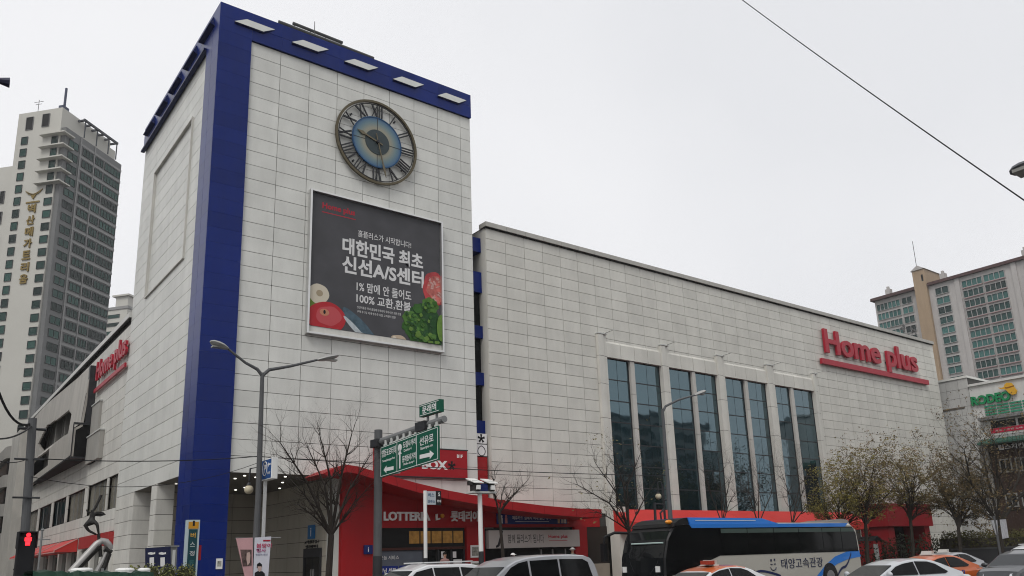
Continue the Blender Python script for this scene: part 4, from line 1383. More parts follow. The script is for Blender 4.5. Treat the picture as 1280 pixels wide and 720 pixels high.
# brick block at the far left edge
t = thing('brown_block', 'low dark brown block at the left edge behind the banded building', 'building', polar(2.0, 125), rad(20))
MB().box((-14, 0, 0), (4, 14, 19)).build('wall', M('brown_wall', (.10, .075, .06), .8, noise=.2, scale=.5), t, local=True)
for f in range(5):
    for k in range(4): window(t, (-11+k*3.6, 0, 4+f*3.2), 2.2, 1.6, '-y', key='brown')
MB().box((-14.3, -.3, 19), (4.3, 14, 19.7)).build('parapet', hgl, t, local=True)
# ---------------------------------------------------------------- street furniture
KY = -8.3


def lamp_head(m, base, tip, w=.2):
    """a flattened street lantern from base to tip"""
    b_, t_ = Vector(base), Vector(tip)
    d = t_-b_
    s_ = d.cross(Vector((0, 0, 1))).normalized()
    up = s_.cross(d).normalized()
    n = 10
    secs = []
    for i, (f_, r_) in enumerate(((0, .35), (.12, .62), (.35, .95), (.6, 1), (.85, .8), (1, .3))):
        c = b_+d*f_
        secs.append([tuple(c+s_*(w*r_*math.cos(2*PI*k/n))+up*(w*.42*r_*math.sin(2*PI*k/n))) for k in range(n)])
    base_i = len(m.v)
    for q in secs: m.v += q
    for i in range(len(secs)-1):
        for k in range(n):
            m.f.append((base_i+i*n+k, base_i+i*n+(k+1) % n, base_i+(i+1)*n+(k+1) % n, base_i+(i+1)*n+k)); m.m.append(m.cur)
    m.f.append(tuple(base_i+k for k in range(n))); m.m.append(m.cur)
    m.f.append(tuple(base_i+(len(secs)-1)*n+k for k in range(n))); m.m.append(m.cur)
    return m


LH = M('lamp_shell', (.34, .34, .33), .4, metal=.3)
LD = M('lamp_lens', (.25, .25, .23), .2)
sl = thing('street_lamp', 'grey double arm street lamp with two drooping lanterns in front of the tower', 'street lamp', (-.15, -8, 0), group='street lamps')
pt = hit(328, 466, 1, -8)
MB().tube([(-.2, -8, .15), (-.2, -8, 1.2), (-.17, -8, 4), (pt.x, -8, pt.z)], [.13, .12, .10, .065], 10).lathe([(.2, 0), (.2, .35), (.14, .5)], (-.2, -8, .15)).build('pole', GREYP, sl)
eL, eR = hit(285, 436, 1, -8), hit(396, 450, 1, -8)
tL, tR = hit(263, 426.5, 1, -8), hit(423, 444.5, 1, -8)
MB().tube([(pt.x, -8, pt.z-.1), pt+(eL-pt)*.15, pt+(eL-pt)*.5+Vector((0, 0, -.06)), eL], [.065, .06, .05, .04], 8).build('arm', GREYP, sl)
MB().tube([(pt.x, -8, pt.z-.1), pt+(eR-pt)*.12+Vector((0, 0, .05)), pt+(eR-pt)*.5, eR], [.065, .06, .05, .04], 8).build('arm', GREYP, sl)
for a, c in ((eL, tL), (eR, tR)):
    h_ = lamp_head(MB(), a, c, .24).build('lantern', LH, sl, smooth=True)
    d = (c-a)
    MB().cbox(a+d*.6+Vector((0, 0, -.1)), (abs(d.x)*.6, .22, .05)).build('lens', LD, h_)
sl2 = thing('street_lamp', 'grey single arm street lamp in front of the second glass bay', 'street lamp', (19.4, KY, 0), group='street lamps')
p0, p1, pe, ptip = hit(838, 650, 1, KY), hit(828, 511, 1, KY), hit(868, 494, 1, KY), hit(881, 488.5, 1, KY)
MB().tube([(p0.x, KY, .15), (p0.x, KY, 2), (p1.x, KY, p1.z)], [.14, .12, .07], 10).build('pole', GREYP, sl2)
MB().tube([(p1.x, KY, p1.z-.15), p1+(pe-p1)*.1+Vector((0, 0, .06)), p1+(pe-p1)*.5+Vector((0, 0, .1)), pe], [.07, .06, .05, .04], 8).build('arm', GREYP, sl2)
h_ = lamp_head(MB(), pe, ptip, .22).build('lantern', LH, sl2, smooth=True)
MB().cbox(pe+(ptip-pe)*.6+Vector((0, 0, -.09)), (.4, .2, .05)).build('lens', LD, h_)
# nearest lamp, only its head reaches into the frame from the right
q0, q1 = far(1262, 216, 13), far(1296, 203, 13)
sl3 = thing('street_lamp', 'dark street lamp lantern reaching in at the right edge against the sky', 'street lamp', (q1.x+1.6, q1.y-.6, 0), group='street lamps')
dq = (q1-q0)
h_ = lamp_head(MB(), q1, q0, .17).build('lantern', M('lamp_dark', (.10, .105, .115), .4, metal=.3), sl3, smooth=True)
MB().cbox(q0+dq*.5+Vector((0, 0, -.06)), (.3, .2, .05)).build('lens', LD, h_)
MB().tube([q1-dq*.1, q1+dq*.9, (q1.x+1.5, q1.y-.55, q1.z+.1), (q1.x+1.6, q1.y-.6, q1.z-.2), (q1.x+1.6, q1.y-.6, 0)], [.04, .04, .045, .06, .11], 8).build('pole', GREYP, sl3)
# camera on an arm at the left edge
c0 = far(12, 103.5, 14); c1 = far(-30, 95, 14)
cc = thing('street_camera', 'small dark camera on an arm at the upper left edge', 'camera', (c1.x-.5, c1.y, 0))
dc = (c0-c1).normalized()
MB().tube([c1-dc*.2, c0-dc*.12], .035, 8).tube([(c1.x, c1.y, c1.z-.02), (c1.x, c1.y, 0)], .08, 8).build('pole', M('navy_metal', (.03, .032, .06), .5), cc)
MB().tube([c0-dc*.14, c0], [.05, .085], 8).build('camera_body', M('navy_metal', (.03, .032, .06), .5), cc)

# globe lamps
OP = M('opal_globe', (.52, .46, .33), .35, noise=.05, scale=3)
for (px, py, Y, lab) in ((311, 612, -7.6, 'cream globe lamp hanging beside the double arm street lamp'), (823, 620.5, -6.8, 'cream globe lamp on an ornate post above the bus roof')):
    c = hit(px, py, 1, Y)
    gl = thing('globe_lamp', lab, 'lamp', (c.x+.25, Y, 0), group='globe lamps along the pavement')
    m = MB().tube([(c.x+.35, Y, .15), (c.x+.35, Y, c.z+.6)], [.08, .05], 8)
    m.tube([(c.x+.35, Y, c.z+.3), (c.x+.25, Y, c.z+.75), (c.x+.02, Y, c.z+.7), (c.x, Y, c.z+.28)], .03, 6)
    if px > 400:
        m.tube([(c.x+.35, Y, c.z-.2), (c.x+.75, Y, c.z-.1), (c.x+.8, Y, c.z+.4), (c.x+.55, Y, c.z+.5)], .05, 6)
        m.tube([(c.x+.35, Y, c.z-.6), (c.x+.05, Y, c.z-.8), (c.x+.1, Y, c.z-1.3), (c.x+.5, Y, c.z-1.2)], .05, 6)
        m.tube([(c.x-.3, Y, c.z-.3), (c.x-.35, Y, c.z-1.4)], .07, 6); m.tube([(c.x+.35, Y, c.z-.4), (c.x-.3, Y, c.z-.35)], .04, 6)
    m.build('post', DARKM, gl)
    MB().ball(c, .15, 14, 10).build('globe', OP, gl, smooth=True)
    MB().lathe([(.06, .13), (.09, .15), (.03, .24)], c, n=10).build('cap', DARKM, gl)

# road sign gantry
GX, GY = 3.82, -8.8
ga = thing('sign_gantry', 'thick grey post with a horizontal arm holding the green direction board', 'gantry', (GX, GY, 0))
MB().tube([(GX, GY, .15), (GX, GY, 6.5)], [.15, .145], 14).lathe([(.3, 0), (.3, .06)], (GX, GY, .15)).build('post', GREYP, ga)
MB().tube([(GX, GY, 2.1), (GX, GY, .2)], [.165, .18], 14).build('base_wrap', DARKM, ga)
MB().tube([(GX, GY-.1, 6.04), (GX, -13.2, 6.22)], [.13, .11], 12).build('arm', STEEL, ga)
MB().tube([(GX, GY-.15, 5.5), (GX, GY-.9, 6.0)], .05, 8).tube([(GX, GY, 6.0), (GX, GY+.3, 6.1)], .1, 8).build('brace', GREYP, ga)
MB().box((GX-.22, GY-.3, 5.86), (GX+.22, GY+.2, 6.14)).build('clamp', DARKM, ga)
for y in (-12.2, -12.75):
    MB().tube([(GX, y, 6.1), (GX, y, 6.55)], .045, 8).build('sign_post', STEEL, ga)
MB().box((GX-.2, -12.3, 6.0), (GX+.2, -11.7, 6.3)).build('clamp', DARKM, ga)
SG = M('sign_green', (.004, .085, .05), .4, noise=.05, scale=2)
gsn = thing('direction_sign', 'wide green direction board with white korean lettering and three arrows', 'road sign', (GX-.2, -11.2, 5))
zt = lambda y: 5.79+(y+9.31)*(-.055)
Y0, Y1 = -9.31, -13.1
SX = GX-.18
MB().prism([(SX, Y0, 4.74), (SX, Y1, 4.93), (SX, Y1, 6.01), (SX, Y0, 5.80)], (.06, 0, 0)).build('board', SG, gsn)
slope = (.20)/(Y0-Y1)
zz = lambda y, f_: (4.74+(Y0-y)*slope*.95)+f_*1.06
m = MB()
for y in (Y0-.03, -10.48, -11.77, Y1+.03):
    m.prism([(SX-.006, y+.012, zz(y, .03)), (SX-.006, y-.012, zz(y, .03)), (SX-.006, y-.012, zz(y, .97)), (SX-.006, y+.012, zz(y, .97))], (.005, 0, 0))
for f_ in (.025, .965):
    m.prism([(SX-.007, Y0-.04, zz(Y0, f_)), (SX-.007, Y1+.04, zz(Y1, f_)), (SX-.007, Y1+.04, zz(Y1, f_+.018)), (SX-.007, Y0-.04, zz(Y0, f_+.018))], (.005, 0, 0))
m.build('border', SHOPW, gsn)
for (txt, y, f_, w_, h_) in (('영등포로터리', -9.9, .76, 1.0, .26), ('Yeongdeungpo Rot.', -9.9, .5, .9, .10), ('도림사거리', -11.3, .80, .82, .22), ('Dorim 4', -11.2, .62, .5, .09),
                             ('문래동사거리', -11.28, .36, .86, .22), ('Mullae-dong 4', -11.28, .18, .7, .09), ('선유로', -12.4, .72, .85, .28), ('Seonyu-ro', -12.4, .49, .75, .12)):
    letters('lettering', txt, (SX-.002, y, zz(y, f_)), ROT_LEFT, gsn, SHOPW, w=w_, h=h_, bold=.012, shear=slope*.95)
MB().lathe([(.13, SX-.008), (.13, SX-.002)], (0, -10.68, zz(-10.68, .76)), axis='x', n=16).build('route_badge', SHOPW, gsn)


def arrow(pts, name='arrow'):
    MB().prism([(SX-.008, y, z) for y, z in pts], (.006, 0, 0)).build(name, SHOPW, gsn)


z = zz(-9.9, .2); arrow([(-9.55, z), (-9.75, z+.13), (-9.75, z+.06), (-10.25, z+.06), (-10.25, z-.06), (-9.75, z-.06), (-9.75, z-.13)])
z = zz(-10.68, .1); arrow([(-10.68, z+.66), (-10.80, z+.48), (-10.72, z+.48), (-10.72, z), (-10.64, z), (-10.64, z+.48), (-10.56, z+.48)])
z = zz(-12.4, .24); arrow([(-12.85, z), (-12.6, z+.14), (-12.6, z+.065), (-11.98, z+.065), (-11.98, z-.065), (-12.6, z-.065), (-12.6, z-.14)])
for i in range(9):
    y = -9.55-i*.42
    MB().box((GX-.14, y-.1, zt(y)+.0), (GX-.10, y+.1, zt(y)+.09)).box((GX-.13, y-.05, zt(y)+.05), (GX-.08, y+.05, 6.0+(GY-y)*.041)).build('hanger', LIGHT, gsn)
MB().box((GX+.2, -9.5, 4.9), (GX+.5, -9.0, 5.4)).build('floodlight', LIGHT, gsn)
stn = thing('station_sign', 'small green station name sign standing on top of the gantry arm', 'road sign', (GX-.1, -12.5, 6.5))
MB().box((GX-.12, -13.1, 6.47), (GX+.05, -11.86, 6.87)).build('board', SG, stn)
MB().box((GX-.13, -13.06, 6.82), (GX-.121, -11.9, 6.84)).box((GX-.13, -13.06, 6.5), (GX-.121, -11.9, 6.52)).build('border', SHOPW, stn)
letters('letter', '문래역', (GX-.122, -12.48, 6.67), ROT_LEFT, stn, SHOPW, w=.86, h=.25, bold=.02, split=True)

# parking sign box on a white post
pk = thing('parking_sign', 'white box sign with a blue parking symbol and arrow on a pale post', 'road sign', (-.33, -9.0, 0))
MB().box((.03, -8.55, 4.67), (.25, -7.67, 5.375)).build('box', WHITE, pk, bevel=.02)
MB().box((.024, -8.52, 4.71), (.029, -7.70, 5.335)).build('blue_face', M('park_blue', (.02, .075, .24), .4), pk)
m = MB()
ptsr = [(-7.98+.2*math.sin(2*PI*i/20), 5.05+.23*math.cos(2*PI*i/20)) for i in range(20)]
for i in range(20): m.tube([(.02, *ptsr[i]), (.02, *ptsr[(i+1) % 20])], .018, 5)
m.build('roundel', SHOPW, pk)
letters('letter', 'P', (.023, -7.98, 5.05), ROT_LEFT, pk, SHOPW, h=.28, bold=.03)
MB().prism([(.022, y, z) for y, z in ((-8.2, 5.16), (-8.3, 5.24), (-8.3, 5.19), (-8.47, 5.19), (-8.47, 5.14), (-8.3, 5.14), (-8.3, 5.08))], (.004, 0, 0)).build('arrow', SHOPW, pk)
letters('lettering', '주차장', (.023, -8.34, 4.88), ROT_LEFT, pk, SHOPW, w=.27, h=.09)
MB().tube([(.14, -7.75, .1), (.14, -7.75, 4.67)], .06, 10).build('post', WHITE, pk)
# banners on the lamp
PK = M('banner_pink', (.52, .30, .31), .6, noise=.12, scale=3)
bn = thing('banner', 'pale pink tapering street banner with a dark portrait, left side of the lamp', 'banner', (-.5, -8.15, 0), group='street banners on the double arm lamp')
A = [hit(px, py, 1, -8.2) for px, py in ((295, 673), (316, 672), (316, 728), (308, 730))]
MB().prism(A, (0, .015, 0)).build('cloth', PK, bn)
o = MB().prism([hit(px, py, 1, -8.21) for px, py in ((300.5, 687), (314.5, 687), (314.5, 707), (303.5, 708))], (0, .005, 0)).build('print', M('banner_photo', (.10, .065, .06), .6, noise=.9, scale=8), bn)
MB().prism([hit(px, py, 1, -8.22) for px, py in ((308.5, 691), (312, 690), (313, 694), (312.5, 703), (309.5, 707), (308, 699))], (0, .004, 0)).build('portrait', M('banner_face', (.5, .36, .32), .6), o)
bn2 = thing('banner', 'white street banner with pink lettering and a small dark haired portrait, right of the lamp', 'banner', (.1, -8.15, 0), group='street banners on the double arm lamp')
A = [hit(px, py, 1, -8.2) for px, py in ((318.5, 672), (339, 670.5), (335, 724), (316.5, 724))]
MB().prism(A, (0, .015, 0)).build('cloth', M('banner_white', (.58, .58, .64), .6, noise=.06, scale=4), bn2)
for (px, py, w_, h_, c, txt) in ((330, 682, .5, .14, (.45, .06, .12), '봄맞이'), (326.5, 688, .32, .12, (.4, .08, .2), '행사'), (327, 693, .4, .05, (.3, .3, .4), '전품목 할인')):
    letters('lettering', txt, hit(px, py, 1, -8.21), ROT_FRONT, bn2, M('ink_%d' % px, c, .6), w=w_, h=h_, bold=.02)
MB().box(hit(329, 674.8, 1, -8.21), hit(338, 676.6, 1, -8.205)).build('strip', REDL, bn2)
m = MB().prism([hit(px, py, 1, -8.21) for px, py in ((318, 723), (318.5, 716), (322, 714), (328, 714), (331, 717), (331, 723))], (0, .004, 0)).prism([hit(px, py, 1, -8.212) for px, py in ((321, 710), (321.5, 705), (324.5, 703), (327.5, 705.5), (327.5, 709))], (0, .004, 0)).build('portrait', BLACK, bn2)
MB().prism([hit(px, py, 1, -8.217) for px, py in ((322, 708), (327, 708), (326.5, 713), (324.5, 715), (322.5, 713))], (0, .004, 0)).build('portrait_face', M('banner_face', (.5, .36, .32), .6), bn2)
for (b_, x0) in ((bn, -.42), (bn2, -.1)):
    a0 = hit(317, 672.5, 1, -8.1)
    MB().tube([(-.17, -8.0, a0.z), (-.17+(-.75 if b_ is bn else .75), -8.17, a0.z)], .018, 6).build('rod', STEEL, b_)

# slim totem
tt = thing('stop_totem', 'slim teal stop totem with a yellow head and white edges', 'sign', (-2.3, -8.3, 0))
TB = [hit(px, py, 1, -8.3) for px, py in ((235.5, 650), (247.5, 650), (243.5, 712), (231.5, 712))]
x0, x1 = -2.5, -2.12
zt0, zt1 = hit(241, 650, 1, -8.3).z, hit(241, 661, 1, -8.3).z
MB().box((x0, -8.4, .15), (x1, -8.2, zt0)).build('casing', M('totem_edge', (.42, .50, .52), .4), tt)
MB().box((x0+.06, -8.412, .3), (x1-.06, -8.395, zt1-.02)).build('teal_face', M('totem_teal', (.006, .045, .055), .3), tt)
MB().box((x0+.04, -8.415, zt1), (x1-.04, -8.395, zt0-.06)).build('yellow_head', M('totem_yellow', (.50, .24, .02), .4), tt)
MB().box((x0+.16, -8.42, zt1+.08), (x1-.16, -8.414, zt1+.24)).build('bus_symbol', BLACK, tt)
for i, (ch, c) in enumerate((('버', (.5, .3, .05)), ('스', (.35, .4, .4)), ('정', (.4, .42, .42)), ('류', (.03, .12, .12)), ('소', (.02, .09, .1)))):
    letters('letter', ch, (-2.31, -8.414, zt1-.2-.27*i), ROT_FRONT, tt, M('totem_ink_%d' % i, c, .5), w=.15, h=.15, bold=.02)
MB().box((x0+.1, -8.418, zt1-1.62), (x1-.1, -8.411, zt1-1.42)).build('green_mark', M('totem_green', (.05, .3, .18), .4), tt)
MB().box((x1, -8.35, zt1-.95), (x1+.1, -8.25, zt1-.5)).build('side_box', RED, tt)
# navy board, hedge
nbd = thing('notice_stand', 'dark navy banner stand with two white graphics beside the blue column', 'sign', (-3.4, -4, 0))
A = [hit(px, py, 1, -4.0) for px, py in ((182, 685), (213.5, 683), (213.5, 712), (182, 712))]
MB().prism(A, (0, .06, 0)).build('board', M('navy_board', (.012, .016, .05), .5), nbd)
for px in (189.5, 203):
    o = MB().prism([hit(px+a, py, 1, -4.01) for a, py in ((-4.5, 691), (-1, 690), (2, 690.8), (4.5, 690), (4.5, 692.5), (0, 693.5), (-4.5, 692.8))], (0, .004, 0)).prism([hit(px+a, py, 1, -4.01) for a, py in ((-2.5, 697), (3, 696.5), (3, 708), (-2.5, 708))], (0, .004, 0)).build('graphic', SHOPW, nbd)
MB().box((-3.95, -4, .15), (-3.87, -3.94, 2)).box((-2.8, -4, .15), (-2.72, -3.94, 2)).build('leg', STEEL, nbd)
wbx = thing('white_cabinet', 'plain pale cabinet standing between the navy stand and the blue column', 'cabinet', (-2.1, -3, 0))
A0, A1 = hit(214, 684, 1, -3), hit(220, 712, 1, -3)
MB().box((A0.x, -3, .15), (A1.x, -2.4, A0.z)).box((A0.x-.05, -3.05, A0.z), (A1.x+.05, -2.35, A0.z+.06)).build('body', STEEL, wbx)
MB().box((A0.x+.06, -3.015, .4), (A1.x-.06, -3.0, A0.z-.1)).build('door', LIGHT, wbx)
tg = thing('small_notice', 'small white notice fixed low on the blue column', 'notice', (1.0, -.2, 2))
c = hit(274, 705, 1, -.15)
MB().box((c.x-.13, -.17, c.z-.2), (c.x+.13, -.135, c.z+.22)).build('plate', WHITE, tg)
MB().box((c.x-.08, -.176, c.z-.1), (c.x+.08, -.17, c.z+.12)).build('print', M('poster_grey', (.25, .25, .22), .6), tg)

# camera post, small flag sign, white pole
cp_ = thing('camera_post', 'white post with a platform of traffic cameras in front of the red shop front', 'camera post', (10.15, -6, 0))
PX = 10.15
MB().tube([(PX, -6, .15), (PX, -6, 4.62)], .1, 10).build('post', WHITE, cp_)
MB().tube([(PX, -6, .15), (PX, -6, 2.2)], .115, 10).build('dark_base', DARKM, cp_)
MB().box((9.62, -6.25, 4.6), (10.85, -5.75, 4.68)).build('platform', LIGHT, cp_)
for (x, s_) in ((9.85, 1), (10.6, -1)):
    o = MB().box((x-.2, -6.2, 4.95), (x+.2, -5.8, 5.12)).box((x-.13, -6.3, 4.7), (x+.13, -5.9, 4.94)).build('camera', M('cam_dark', (.04, .04, .04), .4), cp_)
    MB().prism([(x-.24, -6.4, 5.0), (x+.24, -6.4, 5.0), (x+.24, -5.75, 5.22), (x-.24, -5.75, 5.22)], (0, 0, .04)).build('hood', WHITE, o)
    MB().box((x-.1, -6.42, 4.74), (x+.06, -6.31, 4.92)).build('lens', WHITE, o)
MB().box((10.05, -6.2, 4.69), (10.45, -5.9, 5.0)).build('blue_box', M('box_blue', (.01, .02, .12), .5), cp_)
fs_ = thing('stop_flag', 'small white and black flag sign on a pale post before the burger shop', 'sign', (7.6, -6, 0))
A, B_ = hit(533, 614, 1, -6), hit(551, 631, 1, -6)
MB().tube([(A.x-.06, -6, .15), (A.x-.06, -6, A.z+.02)], .075, 10).build('post', WHITE, fs_)
MB().tube([(A.x-.06, -6, .15), (A.x-.06, -6, 2.0)], .085, 10).build('dark_base', DARKM, fs_)
MB().box((A.x, -6.04, B_.z), (A.x+.42, -5.96, A.z)).build('white_panel', M('flag_white', (.45, .49, .52), .5), fs_)
MB().box((A.x+.421, -6.04, B_.z), (B_.x, -5.96, A.z+.02)).build('black_panel', BLACK, fs_)
letters('lettering', '버스', (A.x+.2, -6.042, (A.z+B_.z)/2+.12), ROT_FRONT, fs_, M('flag_ink', (.06, .12, .2), .5), w=.3, h=.16, bold=.02)
letters('lettering', '정류소', (A.x+.21, -6.042, (A.z+B_.z)/2-.14), ROT_FRONT, fs_, M('flag_ink', (.06, .12, .2), .5), w=.34, h=.13, bold=.02)
letters('lettering', 'S', (A.x+.58, -6.042, (A.z+B_.z)/2+.15), ROT_FRONT, fs_, SHOPW, h=.15, bold=.02)
letters('lettering', '환승', (A.x+.58, -6.042, (A.z+B_.z)/2-.12), ROT_FRONT, fs_, SHOPW, w=.2, h=.1, bold=.02)
vb = thing('pier_sign', 'small blue square sign at the edge of the red pier', 'sign', (6.9, -.4, 2.5))
c = hit(460.5, 687, 1, -.4)
MB().box((c.x-.2, -.4, c.z-.2), (c.x+.22, -.31, c.z+.2)).build('plate', M('box_blue', (.01, .02, .12), .5), vb)
letters('symbol', 'i', (c.x, -.404, c.z), ROT_FRONT, vb, SHOPW, h=.2, bold=.02)
wb = thing('rail_banner', 'white banner with heavy black lettering low on the roadside rail', 'banner', (4.6, -9.2, 0))
A, B_ = hit(482, 716.5, 1, -9.4), hit(528, 713.5, 1, -9.4)
MB().prism([(A.x, -9.4, A.z), (B_.x, -9.4, B_.z), (B_.x, -9.4, .7), (A.x, -9.4, .7)], (0, .02, 0)).build('cloth', WHITE, wb)
letters('lettering', '요기요', hit(511, 718.6, 1, -9.41), ROT_FRONT, wb, BLACK, w=.75, h=.3, bold=.05)
MB().tube([(A.x, -9.35, .15), (A.x, -9.35, A.z)], .03, 6).tube([(B_.x, -9.35, .15), (B_.x, -9.35, B_.z)], .03, 6).build('rail_post', STEEL, wb)

# utility pole, pedestrian signal, wires
up = thing('utility_pole', 'grey concrete utility pole with cables at the left edge', 'utility pole', (-6.95, -8.8, 0))
MB().tube([(-6.74, -8.8, .15), (-6.96, -8.8, 6.1)], [.12, .105], 12).build('pole', GREYP, up)
MB().tube([(-7.3, -8.8, 5.8), (-6.6, -8.8, 5.8)], .04, 6).tube([(-7.3, -8.85, 4.95), (-6.6, -8.85, 4.95)], .03, 6).tube([(-7.25, -8.95, 3.9), (-6.6, -8.95, 3.9)], .03, 6).build('bracket', DARKM, up)
ps = thing('pedestrian_signal', 'black pedestrian signal showing a red standing figure, on the utility pole', 'traffic signal', (-6.65, -9.1, 2.4))
A, B_ = hit(24, 666, 1, -9.3), hit(41.5, 711, 1, -9.3)
MB().box((A.x, -9.3, B_.z-.25), (B_.x, -9.0, A.z)).build('housing', BLACK, ps, bevel=.02)
MB().box((A.x-.02, -9.45, A.z), (B_.x+.02, -9.0, A.z+.03)).box((A.x-.02, -9.45, A.z-.4), (A.x, -9.0, A.z)).box((B_.x, -9.45, A.z-.4), (B_.x+.02, -9.0, A.z)).build('hood', BLACK, ps)
c = hit(35.2, 674.5, 1, -9.32)
RL = M('signal_red', (1, .02, .03), .4, emit=2.6)
m = MB().lathe([(.055, -9.325), (.055, -9.31)], (c.x, 0, c.z+.12), axis='y', n=10).box((c.x-.08, -9.325, c.z-.04), (c.x+.08, -9.31, c.z+.06)).box((c.x-.055, -9.325, c.z-.15), (c.x+.055, -9.31, c.z-.045))
m.build('red_figure', RL, ps)
MB().box((A.x+.06, -9.312, B_.z), (B_.x-.06, -9.301, A.z-.55)).build('lower_lens', BLACK, ps)
MB().tube([(-6.95, -8.9, A.z-.1), (A.x, -9.1, A.z-.1)], .03, 6).tube([(-6.95, -8.9, B_.z), (A.x, -9.1, B_.z)], .03, 6).build('bracket', DARKM, ps)
tm = thing('sign_mast', 'thin grey mast with two short crossbars near the red side awnings', 'mast', (-4.6, -4, 0))
T = lambda px, py: hit(px, py, 1, -4)
a0 = T(53, 662)
MB().tube([(a0.x, -4, .15), (a0.x, -4, a0.z)], .035, 6).tube([T(42, 675), T(63, 674)], .02, 6).tube([T(51.5, 662.6), T(55, 662)], .045, 6).build('mast', STEEL, tm)


def sag(a, b_, d, n=14):
    a, b_ = Vector(a), Vector(b_)
    return [a+(b_-a)*(i/n)+Vector((0, 0, -4*d*(i/n)*(1-i/n))) for i in range(n+1)]


CAB = M('cable_black', (.015, .015, .016), .6)
tag(MB().tube(sag(far(920, -6, 22), far(1300, 264, 15), .06), .012, 6).build('overhead_cable', CAB), 'single black cable crossing the sky at the upper right', 'cable')
tp = Vector((-6.98, -8.8, 5.95))
L1 = hit(322, 570.5, 1, -7.95)
tag(MB().tube(sag(far(-25, 375, 24), tp, 1.0), .032, 8).build('overhead_cable', CAB), 'thick sagging black cable entering from the left to the utility pole top', 'cable')
tag(MB().tube(sag(far(-10, 548, 22), tp+Vector((0, -.1, -.1)), .12), .022, 6).build('overhead_cable', CAB), 'straight black cable below the thick sagging one, left of the pole', 'cable')
tag(MB().tube(sag(far(-10, 573, 22), Vector((-6.98, -8.85, 4.96)), .1), .012, 6).build('overhead_cable', CAB), 'thin wire running left from the middle of the utility pole', 'cable')
tag(MB().tube(sag(Vector((-6.98, -8.85, 4.98)), L1, .12), .016, 6).build('overhead_cable', CAB), 'thin wire from the utility pole to the double arm street lamp', 'cable')
L2 = hit(834, 594.5, 1, KY+.05)
tag(MB().tube(sag(L1, L2, .12, 24), .017, 6).build('overhead_cable', CAB), 'long thin wire from the double arm lamp across to the single arm lamp', 'cable')
tag(MB().tube(sag(hit(39, 596, 1, -8.9), hit(322, 575, 1, -7.95)+Vector((0, 0, -.1)), .5), .010, 6).build('overhead_cable', CAB), 'lowest thin wire sagging between utility pole and double arm lamp', 'cable')

# sculpture
scp = thing('sculpture', 'dark leaping figure with a raised staff balanced on a pale arched stand', 'sculpture', (-3.7, -2, 0))
SY = -2.0
Q = lambda px, py, dy=0: hit(px, py, 1, SY+dy)
IRON = M('iron_black', (.018, .017, .016), .55, noise=.1, scale=4)
PALE = M('arch_pale', (.36, .35, .34), .4, metal=.3, noise=.08, scale=2)
PTS = {'pelvis': Q(114.5, 650.5), 'chest': Q(116, 643.5), 'neck': Q(116, 640), 'head': Q(114.5, 636.5), 'rs': Q(118, 642.5), 're': Q(123, 641.5), 'rh': Q(128, 643), 'ls': Q(114.5, 642), 'le': Q(116.5, 637.5), 'lh': Q(119.5, 634),
       'rk': Q(121.5, 655, -.2), 'rf': Q(123.5, 668, -.2), 'lk': Q(106, 656.5), 'la': Q(111, 663.5), 'lf': Q(121, 668.5)}
EDG = [('pelvis', 'chest'), ('chest', 'neck'), ('neck', 'head'), ('chest', 'rs'), ('rs', 're'), ('re', 'rh'), ('chest', 'ls'), ('ls', 'le'), ('le', 'lh'), ('pelvis', 'rk'), ('rk', 'rf'), ('pelvis', 'lk'), ('lk', 'la'), ('la', 'lf')]
RAD = {'pelvis': .10, 'chest': .10, 'neck': .045, 'head': .075, 'rs': .05, 're': .035, 'rh': .03, 'ls': .05, 'le': .035, 'lh': .03, 'rk': .06, 'rf': .035, 'lk': .07, 'la': .05, 'lf': .035}


def skin_mesh(pts, edges, radii, root, mats, subd=1):
    names = list(pts)
    me = bpy.data.meshes.new('body')
    me.from_pydata([tuple(pts[n_]) for n_ in names], [(names.index(a), names.index(b_)) for a, b_ in edges], [])
    o = bpy.data.objects.new('tmp', me); COL.objects.link(o)
    md = o.modifiers.new('s', 'SKIN')
    for i, n_ in enumerate(names):
        r_ = radii[n_]
        me.skin_vertices[0].data[i].radius = (r_, r_) if not isinstance(r_, tuple) else r_
        me.skin_vertices[0].data[i].use_root = n_ == root
    sd = o.modifiers.new('d', 'SUBSURF'); sd.levels = subd; sd.render_levels = subd
    dg = bpy.context.evaluated_depsgraph_get()
    m2 = bpy.data.meshes.new_from_object(o.evaluated_get(dg))
    bpy.data.objects.remove(o)
    m2.materials.clear()
    for x in mats: m2.materials.append(x)
    m2.polygons.foreach_set('use_smooth', [True]*len(m2.polygons))
    return m2


link('figure', skin_mesh(PTS, EDG, RAD, 'pelvis', [IRON], 1), scp)
MB().tube([Q(117.5, 638), Q(120, 633), Q(126.7, 619)], [.03, .045, .05], 8).build('staff', IRON, scp)
MB().prism([Q(104.5, 657), Q(108, 652.5), Q(114, 649), Q(121, 652.5), Q(116, 656), Q(110, 658)], (0, .12, 0)).build('skirt', IRON, scp)
MB().prism([Q(117, 641), Q(122, 639.5), Q(129, 640), Q(132.5, 643.5), Q(126, 645.5), Q(119, 645)], (0, .08, 0)).build('drapery', IRON, scp)
MB().tube([Q(113, 641), Q(109.5, 639.5), Q(108, 637)], [.04, .035, .02], 6).build('scarf', IRON, scp)
MB().tube([Q(123, 667), Q(124.5, 680)], [.05, .06], 8).tube([Q(124.5, 678), Q(126, 696)], .06, 8).build('spindle', IRON, scp)
MB().tube([Q(88, 716), Q(101, 702), Q(112, 690), Q(121, 680), Q(127, 676), Q(132, 677), Q(137, 682), Q(138, 687)], [.13, .13, .125, .12, .12, .12, .11, .08], 10).build('arch', PALE, scp, smooth=True)
